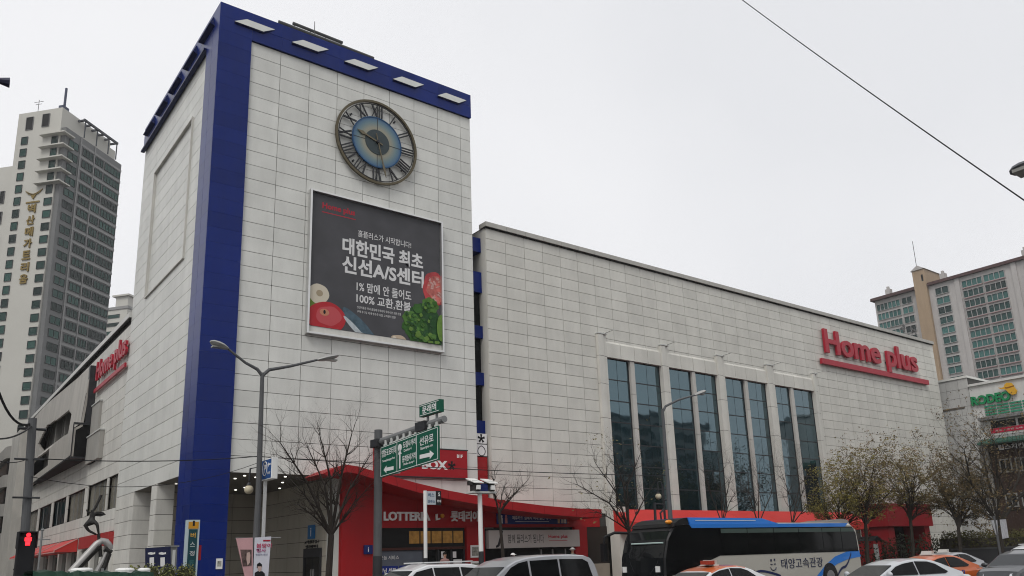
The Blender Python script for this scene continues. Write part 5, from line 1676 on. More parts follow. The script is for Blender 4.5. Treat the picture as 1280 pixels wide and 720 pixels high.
MB().tube([Q(90, 717), Q(103, 703.5), Q(114, 692), Q(123, 682.5)], .12, 8).build('arch_underside', IRON, scp)  # black lower tube of the two-tone arch
MB().tube([Q(119, 718), Q(127, 703), Q(134, 688), Q(136, 684)], [.08, .075, .07, .06], 8).build('strut', PALE, scp)
MB().tube([Q(125, 718), Q(131, 706), Q(136, 692)], .1, 8).tube([Q(131, 686), Q(139, 691)], .1, 8).build('strut_core', IRON, scp)
MB().box((-5.2, -3, .15), (-2.6, -1, .5)).build('base', CONC, scp)

# green tarpaulin stall at the bottom left
ST = thing('covered_stall', 'dark green tarpaulin covered stall with white tubs on top, at the lower left', 'stall', (-5.9, -13, 0))
TARP = M('tarp_green', (.004, .030, .016), .6, noise=.3, scale=3, bump=.4, spec=.25)
a0, a1 = hit(41, 714, 1, -12.8), hit(192, 715.5, 1, -12.8)
m = MB()
rr = random.Random(6)
nx = 22
for i in range(nx+1):
    x = a0.x+(a1.x-a0.x)*i/nx
    zt_ = a0.z+(a1.z-a0.z)*i/nx+rr.uniform(-.03, .03)
    m.v += [(x, -13.0+rr.uniform(-.05, .05), .2), (x, -12.95+rr.uniform(-.04, .04), zt_-.25), (x, -12.8, zt_), (x, -12.0, zt_+.02+rr.uniform(-.04, .04)), (x, -11.2, zt_-.05), (x, -11.0, .2)]
for i in range(nx):
    for k in range(5):
        m.f.append((i*6+k, (i+1)*6+k, (i+1)*6+k+1, i*6+k+1)); m.m.append(0)
m.build('tarpaulin', TARP, ST, smooth=rad(60))
for (px, w_) in ((102, .5), (156, .45), (180, .3)):
    c = hit(px, 713.5, 1, -12.4)
    MB().lathe([(w_*.42, -.25), (w_*.5, .02), (w_*.46, .05), (w_*.3, .07)], c, n=14).build('tub', WHITE, ST)

# hedges
HG = M('hedge_leaf', (.105, .11, .034), .7, rand=.5, spec=.15)
HG2 = M('hedge_brown', (.085, .045, .028), .7, rand=.5, spec=.15)
HTW = M('twig', (.035, .028, .02), .85)


def leaf_cloud(m, cs, n, size, rnd, flat=.6, up=None):
    for _ in range(n):
        c, r_ = cs[rnd.randrange(len(cs))]
        while True:
            p = Vector((rnd.uniform(-1, 1), rnd.uniform(-1, 1), rnd.uniform(-1, 1)))
            if .25 < p.length < 1: break
        p = Vector(c)+Vector((p.x*r_[0], p.y*r_[1], p.z*r_[2]))
        a = Vector((rnd.gauss(0, 1), rnd.gauss(0, 1), rnd.gauss(0, 1))).normalized()
        b_ = a.orthogonal().normalized()
        s_ = size*rnd.uniform(.6, 1.3)
        m.add([p-a*s_-b_*s_*.1, p+b_*s_*flat, p+a*s_, p-b_*s_*flat], [(0, 1, 2, 3)])
    return m


def hedge(px0, px1, py, Y, lab, mat, seed, cat='hedge'):
    rnd = random.Random(seed)
    a_, b2 = hit(px0, py, 1, Y), hit(px1, py, 1, Y)
    h = thing('hedge' if cat == 'hedge' else 'shrub', lab, cat, ((a_.x+b2.x)/2, Y, .15))
    n = max(2, int((b2.x-a_.x)/.45))
    cs = []
    for i in range(n):
        x = a_.x+(b2.x-a_.x)*(i+.5)/n
        zt_ = a_.z+(b2.z-a_.z)*(i+.5)/n+rnd.uniform(-.08, .08)
        if cat != 'hedge': zt_ -= abs((i+.5)/n-.5)*.9
        hh = (zt_-.15)/2
        cs.append(((x, Y, .15+hh), (.42, .5, hh)))
    leaf_cloud(MB(), cs, 1900*n, .042, rnd).build('foliage', mat, h, fix=False, kind='stuff')
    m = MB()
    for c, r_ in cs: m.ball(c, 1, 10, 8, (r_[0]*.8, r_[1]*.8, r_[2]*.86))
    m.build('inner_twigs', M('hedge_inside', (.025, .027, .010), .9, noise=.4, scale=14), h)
    for c, r_ in cs[::2]: pass
    return h


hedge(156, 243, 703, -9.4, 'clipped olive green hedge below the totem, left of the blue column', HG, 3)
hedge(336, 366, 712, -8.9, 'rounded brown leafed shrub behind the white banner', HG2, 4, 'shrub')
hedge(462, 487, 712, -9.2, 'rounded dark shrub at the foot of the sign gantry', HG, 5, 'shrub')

# ---------------------------------------------------------------- trees
BARK = M('bark_dark', (.028, .022, .018), .9, noise=.2, scale=6)
BARKG = M('bark_grey', (.030, .025, .020), .9, noise=.2, scale=6)


def grow(trunk, crown, pts, rnd, p, d, ln, r, lev, maxlev, leaf=None, spread=.65, droop=0.0):
    n = 3 if lev < 3 else 2
    path, rs = [Vector(p)], [r]
    for i in range(n):
        d = (d+Vector((rnd.gauss(0, .13), rnd.gauss(0, .13), rnd.gauss(0, .08)+(.06-droop if lev > 0 else 0)))).normalized()
        path.append(path[-1]+d*ln/n)
        rs.append(r*(1-.40*(i+1)/n))
    (trunk if lev == 0 else crown).tube(path, rs, 7 if lev < 2 else (5 if lev < 3 else 3), caps=False)
    if leaf is not None and lev >= maxlev-1:
        for q in path[1:]: leaf.append(q)
    if lev >= maxlev: return
    k = (rnd.choice((2, 3, 3)) if lev < 4 else 2) if lev else rnd.choice((3, 4))
    for i in range(k):
        at_ = path[-1] if i < 2 else path[rnd.choice((1, 2))]
        a = d.orthogonal().normalized()
        a.rotate(Matrix.Rotation(rnd.uniform(0, 2*PI), 3, d))
        nd = (d+a*rnd.uniform(spread*.6, spread*1.35)).normalized()
        grow(trunk, crown, pts, rnd, at_, nd, ln*rnd.uniform(.62, .88), rs[-1]*rnd.uniform(.6, .8), lev+1, maxlev, leaf, spread, droop)


def tree(name, lab, base, limbs, r0, seed, maxlev=4, leafmat=None, nleaf=0, lsize=.07, group=None, fork=None, twig=1.0, bark=None, spread=.6, cat='tree', brk=None):
    """a trunk up to the fork and limbs aimed at given points, each carrying finer branches"""
    rnd = random.Random(seed)
    base = Vector(base)
    t = thing(name, lab, cat, base, 0, group)
    tr, cr = MB(), MB()
    fork = Vector(fork)
    mid = base+(fork-base)*.5+Vector((rnd.uniform(-.06, .06), rnd.uniform(-.06, .06), 0))
    tr.tube([base, base+(mid-base)*.1, mid, fork], [r0*1.25, r0, r0*.9, r0*.8], 9)
    lf = [] if leafmat else None
    for (e, br) in limbs:
        e = Vector(e)
        d = e-fork
        L_ = d.length
        k1 = fork+d*.5+Vector((rnd.uniform(-.12, .12)*L_*.4, rnd.uniform(-.3, .3)*L_*.3, .05*L_))
        path = [fork-Vector((0, 0, .05)), fork+(k1-fork)*.5, k1, k1+(e-k1)*.5, e]
        rr_ = r0*br
        rs = [rr_, rr_*.8, rr_*.6, rr_*.42, rr_*.25]
        cr.tube(path, rs, 7, caps=False)
        for i in range(1, 5):
            for _ in range(3 if i < 3 else 4):
                dd = (path[i]-path[i-1]).normalized()
                a = dd.orthogonal().normalized(); a.rotate(Matrix.Rotation(rnd.uniform(0, 2*PI), 3, dd))
                nd = (dd*.8+a*rnd.uniform(.5, 1.0)+Vector((0, 0, .15))).normalized()
                grow(cr, cr, None, rnd, path[i], nd, L_*rnd.uniform(.22, .36)*twig, rs[i]*.6, 1, maxlev, lf, spread)
    tr.build('trunk', bark or BARK, t)
    cr.build('crown', bark or BARK, t, fix=False)
    if leafmat:
        mats = leafmat if isinstance(leafmat, list) else [leafmat]
        for mi, mt in enumerate(mats):
            tips = rnd.sample(lf, max(1, int(len(lf)*.36)))
            m = MB()
            for _ in range(nleaf//len(mats)):
                p = tips[rnd.randrange(len(tips))]+Vector((rnd.gauss(0, .085), rnd.gauss(0, .085), rnd.gauss(0, .07)))
                a = Vector((rnd.gauss(0, 1), rnd.gauss(0, 1), rnd.gauss(0, 1))).normalized()
                b_ = a.orthogonal().normalized()
                s_ = lsize*rnd.uniform(.6, 1.35)
                m.add([p-a*s_, p+b_*s_*.55, p+a*s_, p-b_*s_*.55], [(0, 1, 2, 3)])
            m.build('leaves', mt, t, fix=False, kind='stuff')
    return t


def P3(px, py, Y): return hit(px, py, 1, Y)


TY = -8.6
tree('bare_tree', 'bare forked street tree before the portico, its trunk leaning right', (2.15, TY, .15), [(P3(350, 553, TY-.5), .5), (P3(385, 560, TY+.6), .45), (P3(400, 545, TY), .5), (P3(440, 541, TY+.3), .55), (P3(372, 630, TY-.6), .38), (P3(462, 570, TY-.3), .4), (P3(450, 622, TY+.4), .3), (P3(470, 600, TY), .26), (P3(345, 580, TY+.4), .3)], .125, 21, 5, fork=P3(414, 668, TY), twig=.50, group='bare street trees')
tree('bare_tree', 'small bare tree behind the camera post, forking over the red canopy', (P3(628, 700, -6).x, -6, .15), [(P3(618, 590, -6), .6), (P3(648, 612, -6.3), .5), (P3(660, 600, -5.7), .5), (P3(632, 605, -6), .4)], .08, 22, 5, fork=P3(624, 640, -6), twig=.5, group='bare street trees')
tree('bare_tree', 'bare tree beside the front of the bus, branches spread to the left', (P3(789, 680, -6.5).x, -6.5, .15), [(P3(722, 606, -6.3), .5), (P3(745, 580, -6.8), .5), (P3(768, 566, -6.5), .5), (P3(801, 566, -6.2), .5), (P3(820, 600, -6.8), .4), (P3(735, 635, -6.5), .35), (P3(755, 618, -6), .35)], .11, 23, 5, fork=P3(786, 662, -6.5), twig=.54, leafmat=M('few_leaves', (.10, .085, .03), .7, rand=.5), nleaf=260, lsize=.06, group='bare street trees')
for i, (px, tops) in enumerate(((903, ((880, 590), (898, 575), (915, 590), (925, 610), (870, 615))), (948, ((935, 590), (950, 575), (968, 590), (925, 605), (975, 612))), (990, ((975, 585), (994, 570), (1010, 590), (1020, 612), (1005, 600))))):
    tree('bare_tree', ('thin bare tree behind the middle of the bus, before the third glass bay', 'thin bare tree behind the bus before the fourth pilaster', 'thin bare tree behind the rear of the bus, left of the green tree')[i],
         (P3(px, 690, -6.5).x, -6.5, .15), [(P3(a, b_, -6.5+random.Random(a).uniform(-1, 1)), .45) for a, b_ in tops[:4]], .075, 31+i, 4, fork=P3(px, 655, -6.5), twig=.7, group='bare street trees')
YG = M('spring_green', (.14, .12, .026), .65, rand=.45, spec=.12)
OG = M('olive_leaf', (.13, .105, .036), .65, rand=.5, spec=.12)
BG = M('brown_leaf', (.115, .078, .034), .7, rand=.5, spec=.12)
DG = M('dark_leaf', (.07, .055, .026), .7, rand=.5, spec=.12)
LT = [((1050, 650), -7.0, ((1022, 625), (1035, 600), (1052, 592), (1075, 585), (1095, 610), (1025, 640), (1068, 620), (1085, 640)), [YG, OG], 7000, 'young yellow green leafed tree at the rear end of the bus', 665),
      ((1082, 690), -7.6, ((1060, 590), (1075, 572), (1095, 566), (1115, 575), (1125, 600), (1110, 630), (1055, 620), (1090, 600)), [OG, BG], 5200, 'tall airy tree with sparse olive leaves right of the green one', 655),
      ((1138, 690), -8.2, ((1112, 590), (1128, 575), (1148, 568), (1165, 580), (1178, 600), (1165, 630), (1118, 620), (1145, 600)), [OG, BG], 6000, 'airy brownish tree in front of the far end of the wing', 650),
      ((1198, 690), -10.5, ((1170, 600), (1185, 585), (1205, 590), (1222, 610), (1180, 625), (1215, 640), (1200, 610), (1228, 600)), [BG, DG], 8000, 'dark brown leafed tree before the pale annex', 660)]
for i, (b_, Y, tops, lm_, nl, lab, fy) in enumerate(LT):
    rnd = random.Random(50+i)
    FK = P3(b_[0], fy, Y)
    tree('leafy_tree', lab, (P3(b_[0], b_[1], Y).x, Y, .15), [(FK+(P3(a, c_, Y+rnd.uniform(-1.4, 1.4))-FK)*.80, .55) for a, c_ in tops], .12, 60+i, 4, fork=P3(b_[0], fy, Y), twig=.8, leafmat=lm_, nleaf=nl, lsize=.07, group='leafing trees past the bus', bark=BARKG)
tree('bare_tree', 'large dark bare tree at the right edge before the brown brick building', (P3(1250, 690, -12).x, -12, .15), [(P3(1205, 562, -12), .5), (P3(1226, 548, -11), .5), (P3(1243, 552, -12.5), .5), (P3(1275, 560, -12), .5), (P3(1290, 600, -13), .5), (P3(1215, 620, -11.5), .4), (P3(1230, 640, -12.5), .4)], .2, 71, 4, fork=P3(1249, 655, -12), twig=.7, leafmat=[DG, BG], nleaf=3500, lsize=.07, group='bare street trees', bark=BARKG)
# evergreen shrubs and dark fence behind the taxis
hd = thing('shrub', 'spreading dark evergreen shrub under the airy brownish tree', 'shrub', (44, -5.5, .15))
rnd = random.Random(8)
leaf_cloud(MB(), [((40.5+i*1.2, -5.6, 1.3+.3*math.sin(i*2)), (.9, .8, 1.2)) for i in range(12)], 4200, .09, rnd).build('foliage', M('evergreen', (.022, .026, .012), .7, rand=.5, spec=.1), hd, fix=False, kind='stuff')
m = MB()
for i in range(12): m.tube([(40.5+i*1.2, -5.6, .15), (40.5+i*1.2, -5.6, 1.6)], .05, 5)
m.build('stems', HTW, hd)
hd = thing('hedge', 'low yellowish hedge on a dark wall beyond the orange taxi', 'hedge', (52, -8.6, .15))
leaf_cloud(MB(), [((46+i*1.1, -8.3, 2.0+.15*math.sin(i*3)), (.8, .6, .75)) for i in range(15)], 5200, .085, rnd).build('foliage', M('hedge_yellow', (.06, .056, .018), .7, rand=.5, spec=.1), hd, fix=False, kind='stuff')
MB().box((45.5, -8.6, .16), (62.5, -8.0, 2.2)).build('inner_twigs', HTW, hd)
fw = thing('low_wall', 'low dark grey wall beyond the taxis at the right', 'wall', (56, -9.2, .15))
MB().box((45, -9.25, .152), (75, -8.95, 1.45)).build('wall', M('dark_wall', (.035, .035, .036), .8, noise=.1, scale=1), fw)
MB().box((44.95, -9.3, 1.45), (75, -8.9, 1.55)).build('coping', M('dark_coping', (.06, .06, .06), .8), fw)
# far right banners
bn3 = thing('banner', 'pair of grey white banners on a post at the far right under the bare tree', 'banner', (30, -14, 0))
BYY = -13.6
MB().tube([(P3(1250, 690, BYY).x, BYY, .15), (P3(1250, 690, BYY).x, BYY, P3(1249, 645, BYY).z)], .07, 8).build('post', GREYP, bn3)
MB().prism([P3(*q, BYY) for q in ((1239, 650.5), (1246.5, 650), (1248, 670), (1245, 668))], (0, .02, 0)).build('cloth', M('banner_grey', (.40, .40, .42), .6, noise=.35, scale=5), bn3)
MB().prism([P3(*q, BYY) for q in ((1250, 649.5), (1257.5, 649), (1261, 672), (1253.5, 673.5))], (0, .02, 0)).build('cloth', M('banner_grey', (.40, .40, .42), .6, noise=.35, scale=5), bn3)
kk = thing('phone_booth', 'narrow red and white booth behind the tail of the bus', 'booth', (38, -6, 0))
A, B_ = P3(1091, 676, -6), P3(1104, 700, -6)
MB().box((A.x, -6, .15), (B_.x, -5, A.z)).build('body', M('booth_red', (.42, .03, .035), .5), kk)
MB().box((A.x-.02, -6.05, .8), ((A.x+B_.x)/2, -6.0, A.z-.2)).build('panel', LIGHT, kk)
MB().prism([(A.x-.12, -6.1, A.z), (B_.x+.12, -6.1, A.z), ((A.x+B_.x)/2, -6.1, A.z+.3)], (0, 1.15, 0)).build('roof', BLACK, kk)
# ---------------------------------------------------------------- vehicles
TYRE = M('tyre', (.02, .02, .02), .85)
RIM = M('rim', (.35, .35, .36), .35, metal=.7)
CARG = glass_mat('car_glass', (.004, .0045, .005), .05, .001, .25, 0, 1.35)
SCRN = glass_mat('windscreen', (.022, .025, .027), .05, .001, .5, 0, 1.45)
LAMPW = M('headlamp', (.6, .62, .64), .15, metal=.2)
LAMPR = M('tail_lamp', (.35, .01, .01), .2)


def paint(name, rgb, metal=0.0): return M(name, rgb, .32, metal=metal, coat=.8, noise=.02, scale=2)


def loft(m, secs):
    n = len(secs[0]); b0 = len(m.v)
    for s_ in secs: m.v += [tuple(p) for p in s_]
    for i in range(len(secs)-1):
        for k in range(n-1):
            m.f.append((b0+i*n+k, b0+i*n+k+1, b0+(i+1)*n+k+1, b0+(i+1)*n+k)); m.m.append(m.cur)
    return m


def car(name, lab, cat, loc, rz, L, Wd, H, body, cab, wins, mat, roofmat=None, group=None, taxi=None, pillars=True, hood_lamp=True, rails=False):
    """body: list of (x, top z, half width); cab: profile (x, z) from the foot of the windscreen over the roof to the foot of the back window;
    wins: side windows as lists of (x, z)"""
    t = thing(name, lab, cat, loc, rz, group)
    zb = .26
    m = MB()
    secs = []
    for (x, zt_, w) in body:
        mid = min(.62, zt_*.7)
        half = [(0, zb+.02), (w*.86, zb+.02), (w*.97, zb+.12), (w, mid), (w*.985, zt_-.16), (w*.93, zt_-.05), (w*.82, zt_), (w*.4, zt_+.025), (0, zt_+.03)]
        secs.append([(x, y, z) for y, z in half]+[(x, -y, z) for y, z in half[::-1][1:]])
    loft(m, secs)
    n = len(secs[0])
    m.f.append(tuple(range(n))); m.m.append(0)
    m.f.append(tuple(range(len(m.v)-n, len(m.v)))[::-1]); m.m.append(0)
    m.build('body', mat, t, local=True, smooth=rad(38))
    belt = min(cab[0][1], cab[-1][1])
    zr = max(z for x, z in cab)
    wb, wr = Wd/2-.05, Wd/2-.26
    if cat == 'van': wr = Wd/2-.16
    hw_ = lambda z: wb+(wr-wb)*max(0, (z-belt)/(zr-belt))
    # cabin surface
    m = MB(); secs = []
    for i, (x, z) in enumerate(cab):
        w = hw_(z)
        roofish = 1 if 0 < i < len(cab)-1 else 0
        dz = .05*roofish
        secs.append([(x, -w, z-dz), (x, -w*.93, z-dz*.3), (x, -w*.5, z+.012*roofish), (x, w*.5, z+.012*roofish), (x, w*.93, z-dz*.3), (x, w, z-dz)])
    loft(m, secs)
    for sgn, k in ((-1, 0), (1, 5)):
        base_i = len(m.v)
        prof = [secs[i][k] for i in range(len(cab))]
        foot = [(p[0], sgn*wb, belt-.06) for p in prof]
        m.v += prof+foot
        for i in range(len(cab)-1):
            m.f.append((base_i+i, base_i+i+1, base_i+len(cab)+i+1, base_i+len(cab)+i)); m.m.append(0)
    if roofmat:
        for i, f_ in enumerate(m.f):
            zs_ = [m.v[k][2] for k in f_]
            if len(f_) == 4 and min(zs_) > belt+.3 and i < 5*(len(cab)-1) and 2 <= i//5+1 <= len(cab)-2: m.m[i] = 1
    m.build('cabin', [mat, roofmat or mat], t, local=True, smooth=rad(30))
    # glass
    def patch(i, j, nm, mt, out):
        (x0, z0), (x1, z1) = cab[i], cab[j]
        e0, e1 = .05, .93
        a = Vector((x0, 0, z0)); d = Vector((x1-x0, 0, z1-z0))
        nrm = Vector((-d.z, 0, d.x)).normalized()
        if nrm.z < 0: nrm = -nrm
        p = []
        for f_ in (e0, e1):
            c = a+d*f_+nrm*out
            w = hw_(c.z)*.9
            p += [(c.x, -w, c.z-.01), (c.x, w, c.z-.01)]
        q = MB().prism([p[0], p[1], p[3], p[2]], -nrm*.02)
        return q.build(nm, mt, t, local=True)
    patch(0, 1, 'windscreen', SCRN, .022)
    patch(-1, -2, 'rear_window', CARG, .022)
    for sgn in (-1, 1):
        for wn in wins:
            p = [(x, sgn*(hw_(z)+.006), z) for x, z in wn]
            MB().prism(p, (0, -sgn*.02, 0)).build('side_window', CARG, t, local=True)
    # wheels
    for x in (L*.30, -L*.29):
        for sgn in (-1, 1):
            y = sgn*(Wd/2-.12)
            wl = MB().lathe([(.25, y-.1), (.315, y-.1), (.33, y-.06), (.33, y+.06), (.315, y+.1), (.25, y+.1)], (x, 0, .33), axis='y', n=20).build('wheel', TYRE, t, local=True)
            MB().lathe([(.235, y+sgn*.06), (.24, y+sgn*.108), (.06, y+sgn*.09)], (x, 0, .33), axis='y', n=12).build('rim', RIM, wl, local=True)
    fx, bx = body[-1][0], body[0][0]
    fz = body[-2][1]
    for sgn in (-1, 1):
        w = body[-2][2]
        MB().prism([(fx-.03, sgn*(w-.42), fz-.22), (fx-.16, sgn*(w-.05), fz-.18), (fx-.5, sgn*(w+.004), fz-.10), (fx-.42, sgn*(w-.06), fz-.03), (fx-.1, sgn*(w-.38), fz-.07)], (.02, 0, -.05)).build('headlight', LAMPW, t, local=True)
        MB().box((bx-.015, sgn*(body[1][2]-.36), body[1][1]-.28), (bx+.25, sgn*(body[1][2]-.02), body[1][1]-.1)).build('tail_light', LAMPR, t, local=True)
        mx_, mz = cab[0][0]-.25, belt+.08
        MB().ball((mx_, sgn*(Wd/2+.09), mz), .12, 10, 7, (.6, 1.05, .72)).box((mx_-.05, sgn*(Wd/2-.06), mz-.06), (mx_+.02, sgn*(Wd/2+.05), mz-.02)).build('mirror', mat, t, local=True, smooth=True)
    MB().box((fx-.02, -.5, .42), (fx+.03, .5, .62)).build('grille', BLACK, t, local=True)
    MB().box((fx+.01, -.26, .36), (fx+.045, .26, .47)).build('number_plate', SHOPW, t, local=True)
    for sgn in (-1, 1):
        m = MB()
        for x in (L*.02, -L*.16): m.box((x, sgn*(Wd/2-.015), belt-.16), (x+.18, sgn*(Wd/2+.02), belt-.12))
        m.build('door_handle', mat, t, local=True)
    if rails:
        for sgn in (-1, 1): MB().tube([(cab[1][0]-.4, sgn*(wr-.1), zr+.05), (cab[-2][0]+.3, sgn*(wr-.1), zr+.05)], .025, 6).build('roof_rail', SILVER, t, local=True)
    if taxi:
        x = -.2
        o = MB().box((x-.1, -.3, zr+.0), (x+.12, .3, zr+.035)).prism([(x-.09, -.27, zr+.035), (x+.1, -.27, zr+.035), (x+.06, -.22, zr+.17), (x-.05, -.22, zr+.17)], (0, .5, 0)).build('roof_sign', taxi, t, local=True)
    return t


SED_B = lambda L, w: [(-L/2, .55, w*.80), (-L/2+.08, .88, w*.92), (-L*.36, .96, w), (-L*.2, .92, w), (L*.15, .92, w), (L*.25, .93, w*.99), (L*.36, .86, w*.96), (L*.44, .76, w*.9), (L/2, .52, w*.76)]
SED_C = [(1.15, .92), (.45, 1.28), (.15, 1.37), (-.2, 1.43), (-.7, 1.44), (-1.05, 1.38), (-1.38, 1.27), (-2.0, .98)]
SED_W = [[(.88, .96), (.42, 1.22), (.12, 1.30), (-.28, 1.35), (-.3, .96)], [(-.36, .96), (-.34, 1.36), (-.82, 1.34), (-1.08, 1.26), (-1.45, 1.02), (-1.35, .97)]]
pw = paint('paint_white', (.60, .61, .62)); psv = paint('paint_silver', (.36, .37, .39), .35); por = paint('paint_orange', (.46, .10, .022)); pdk = paint('paint_charcoal', (.035, .038, .042), .3); psr = paint('paint_pale', (.50, .52, .54), .2)
BOXS = M('taxi_sign_white', (.55, .53, .50), .4)
TXR = M('taxi_sign_red', (.30, .04, .02), .4)

tx = car('taxi', 'white taxi with an orange roof in front of the bus side', 'taxi', (10.7, -17.4, 0), PI-rad(6), 4.85, 1.84, 1.45, SED_B(4.85, .92), SED_C, SED_W, pw, roofmat=por, taxi=BOXS)
MB().box((-.12, -.05, 1.48), (.14, .3, 1.6)).build('sign_red_end', TXR, tx, local=True)
sd = car('sedan', 'silver white sedan heading left in front of the orange taxi', 'car', (16.2, -20.4, 0), PI-rad(22), 4.9, 1.86, 1.47, SED_B(4.9, .93), SED_C, SED_W, psr)
ot = car('taxi', 'bright orange taxi with a small roof sign behind the silver white sedan', 'taxi', (24.1, -17.6, 0), PI-rad(14), 4.85, 1.84, 1.47, SED_B(4.85, .92), SED_C, SED_W, por, taxi=BOXS)
me = text_mesh('TAXI', .8, .22, .006, .03)
me.transform(Matrix.Translation((-.6, .94, .72)) @ Matrix(((-1, 0, 0, 0), (0, 0, 1, 0), (0, 1, 0, 0), (0, 0, 0, 1))))
me.materials.append(M('taxi_blue', (.02, .03, .2), .5)); link('lettering', me, ot, local=True)
wt = car('taxi', 'silver taxi with a pale roof sign beyond the orange one', 'taxi', (32.4, -14.3, 0), PI-rad(10), 4.85, 1.84, 1.46, SED_B(4.85, .92), SED_C, SED_W, psv, taxi=BOXS)
SUV_B = lambda L, w: [(-L/2, .6, w*.84), (-L/2+.08, 1.0, w*.94), (-L*.3, 1.06, w), (L*.18, 1.05, w), (L*.27, 1.04, w*.99), (L*.38, .97, w*.96), (L*.45, .86, w*.9), (L/2, .58, w*.78)]
SUV_C = [(1.2, 1.05), (.45, 1.55), (-.1, 1.68), (-1.4, 1.66), (-1.85, 1.56), (-2.22, 1.08)]
SUV_W = [[(.98, 1.09), (.42, 1.47), (-.1, 1.58), (-.15, 1.1)], [(-.21, 1.1), (-.16, 1.58), (-1.05, 1.57), (-1.1, 1.12)], [(-1.16, 1.13), (-1.11, 1.56), (-1.5, 1.53), (-1.85, 1.3), (-1.75, 1.15)]]
car('suv', 'dark charcoal crossover facing left at the right edge', 'car', (24.9, -21.0, 0), PI-rad(4), 4.6, 1.88, 1.52, [(x, z*.94, w) for x, z, w in SUV_B(4.6, .94)], [(x, z*.905) for x, z in SUV_C], [[(x, z*.905) for x, z in w] for w in SUV_W], pdk)
car('suv', 'white high roofed car with roof rails behind the charcoal crossover', 'car', (33.2, -18.2, 0), PI-rad(4), 4.7, 1.9, 1.7, SUV_B(4.7, .95), SUV_C, SUV_W, pw, rails=True)
car('suv', 'white high roofed car with a pale windscreen ahead of the silver van', 'car', (4.1, -11.0, 0), PI+rad(2), 4.9, 1.9, 1.78, SUV_B(4.9, .95), [(1.35, 1.05), (.55, 1.62), (0, 1.77), (-1.7, 1.75), (-2.1, 1.66), (-2.38, 1.1)], [[(1.1, 1.1), (.5, 1.55), (-.1, 1.66), (-.15, 1.1)], [(-.21, 1.1), (-.16, 1.66), (-1.15, 1.65), (-1.2, 1.12)], [(-1.27, 1.13), (-1.22, 1.65), (-1.85, 1.6), (-2.1, 1.2)]], pw, rails=True)
VB = lambda L, w: [(-L/2, .6, w*.9), (-L/2+.06, 1.05, w*.97), (-L*.3, 1.12, w), (L*.2, 1.1, w), (L*.3, 1.06, w*.98), (L*.42, .98, w*.94), (L*.47, .86, w*.88), (L/2, .55, w*.78)]
VC = [(1.95, 1.08), (1.12, 1.66), (.8, 1.80), (.35, 1.89), (-.4, 1.94), (-1.4, 1.945), (-2.0, 1.91), (-2.28, 1.82), (-2.42, 1.62), (-2.54, 1.12)]
VW = [[(1.55, 1.15), (1.0, 1.60), (.7, 1.72), (.35, 1.78), (.3, 1.15)], [(.22, 1.16), (.26, 1.78), (-.85, 1.80), (-.88, 1.18)], [(-.96, 1.18), (-.93, 1.80), (-1.9, 1.78), (-2.12, 1.68), (-2.26, 1.22)]]
van = car('van', 'silver high roofed passenger van heading left, in front of the red shops', 'van', (6.0, -14.0, 0), PI+rad(1), 5.1, 1.92, 1.94, VB(5.1, .96), VC, VW, psv)

# coach
bus = thing('coach', 'beige coach with black windows, a blue roof pod and blue swoosh, stopped at the kerb', 'bus', (21.9, -10.75, 0))
BX_, BR_, BYN, BYF = 14.75, 28.95, -12.0, -9.5
BEI = M('coach_beige', (.40, .385, .34), .35, coat=.4, noise=.03, scale=1)
BBL = M('coach_blue', (.015, .16, .54), .4, coat=.3, noise=.03, scale=1)
BBK = M('coach_black', (.008, .008, .009), .4)
BGL = glass_mat('coach_glass', (.003, .0033, .0036), .06, .003, .15, 0, 1.35)
m = MB()
secs = []
for (x, ins, zr_) in ((BX_+.12, .10, 2.75), (BX_+.02, .03, 2.0), (BX_+.3, .02, 2.95), (BX_+1.2, 0, 3.0), (27.8, 0, 3.0), (BR_-.3, .02, 2.98), (BR_, .08, 2.75)):
    pass
prof_f = [(BX_+.05, .35), (BX_, 1.0), (BX_+.05, 1.7), (BX_+.27, 2.36), (BX_+.5, 2.72), (BX_+.85, 2.95), (BX_+1.3, 3.05), (BX_+1.9, 3.07), (27.6, 3.05), (BR_-.5, 3.02), (BR_-.12, 2.8), (BR_, 1.8), (BR_-.02, .4)]
for (y, k) in ((BYN, 0), (BYN+.14, 1), (BYF-.14, 1), (BYF, 0)):
    secs.append([(x, y, z-(0 if k else .10*(z > 2.5))) if k else (x+(.08 if x < 16 else (-.06 if x > 28 else 0)), y, z-.10*(z > 2.5)) for x, z in prof_f])
loft(m, secs)
m.f.append(tuple(range(len(prof_f)))); m.m.append(0)
m.f.append(tuple(range(len(m.v)-len(prof_f), len(m.v)))[::-1]); m.m.append(0)
for i, f_ in enumerate(m.f):
    c = [sum(m.v[k][q] for k in f_)/len(f_) for q in range(3)]
    if len(f_) == 4 and ((c[0] < 16.5 and c[2] > 1.0)): m.m[i] = 1
m.build('body', [BEI, BBK], bus, smooth=rad(35))
YG_ = BYN-.012
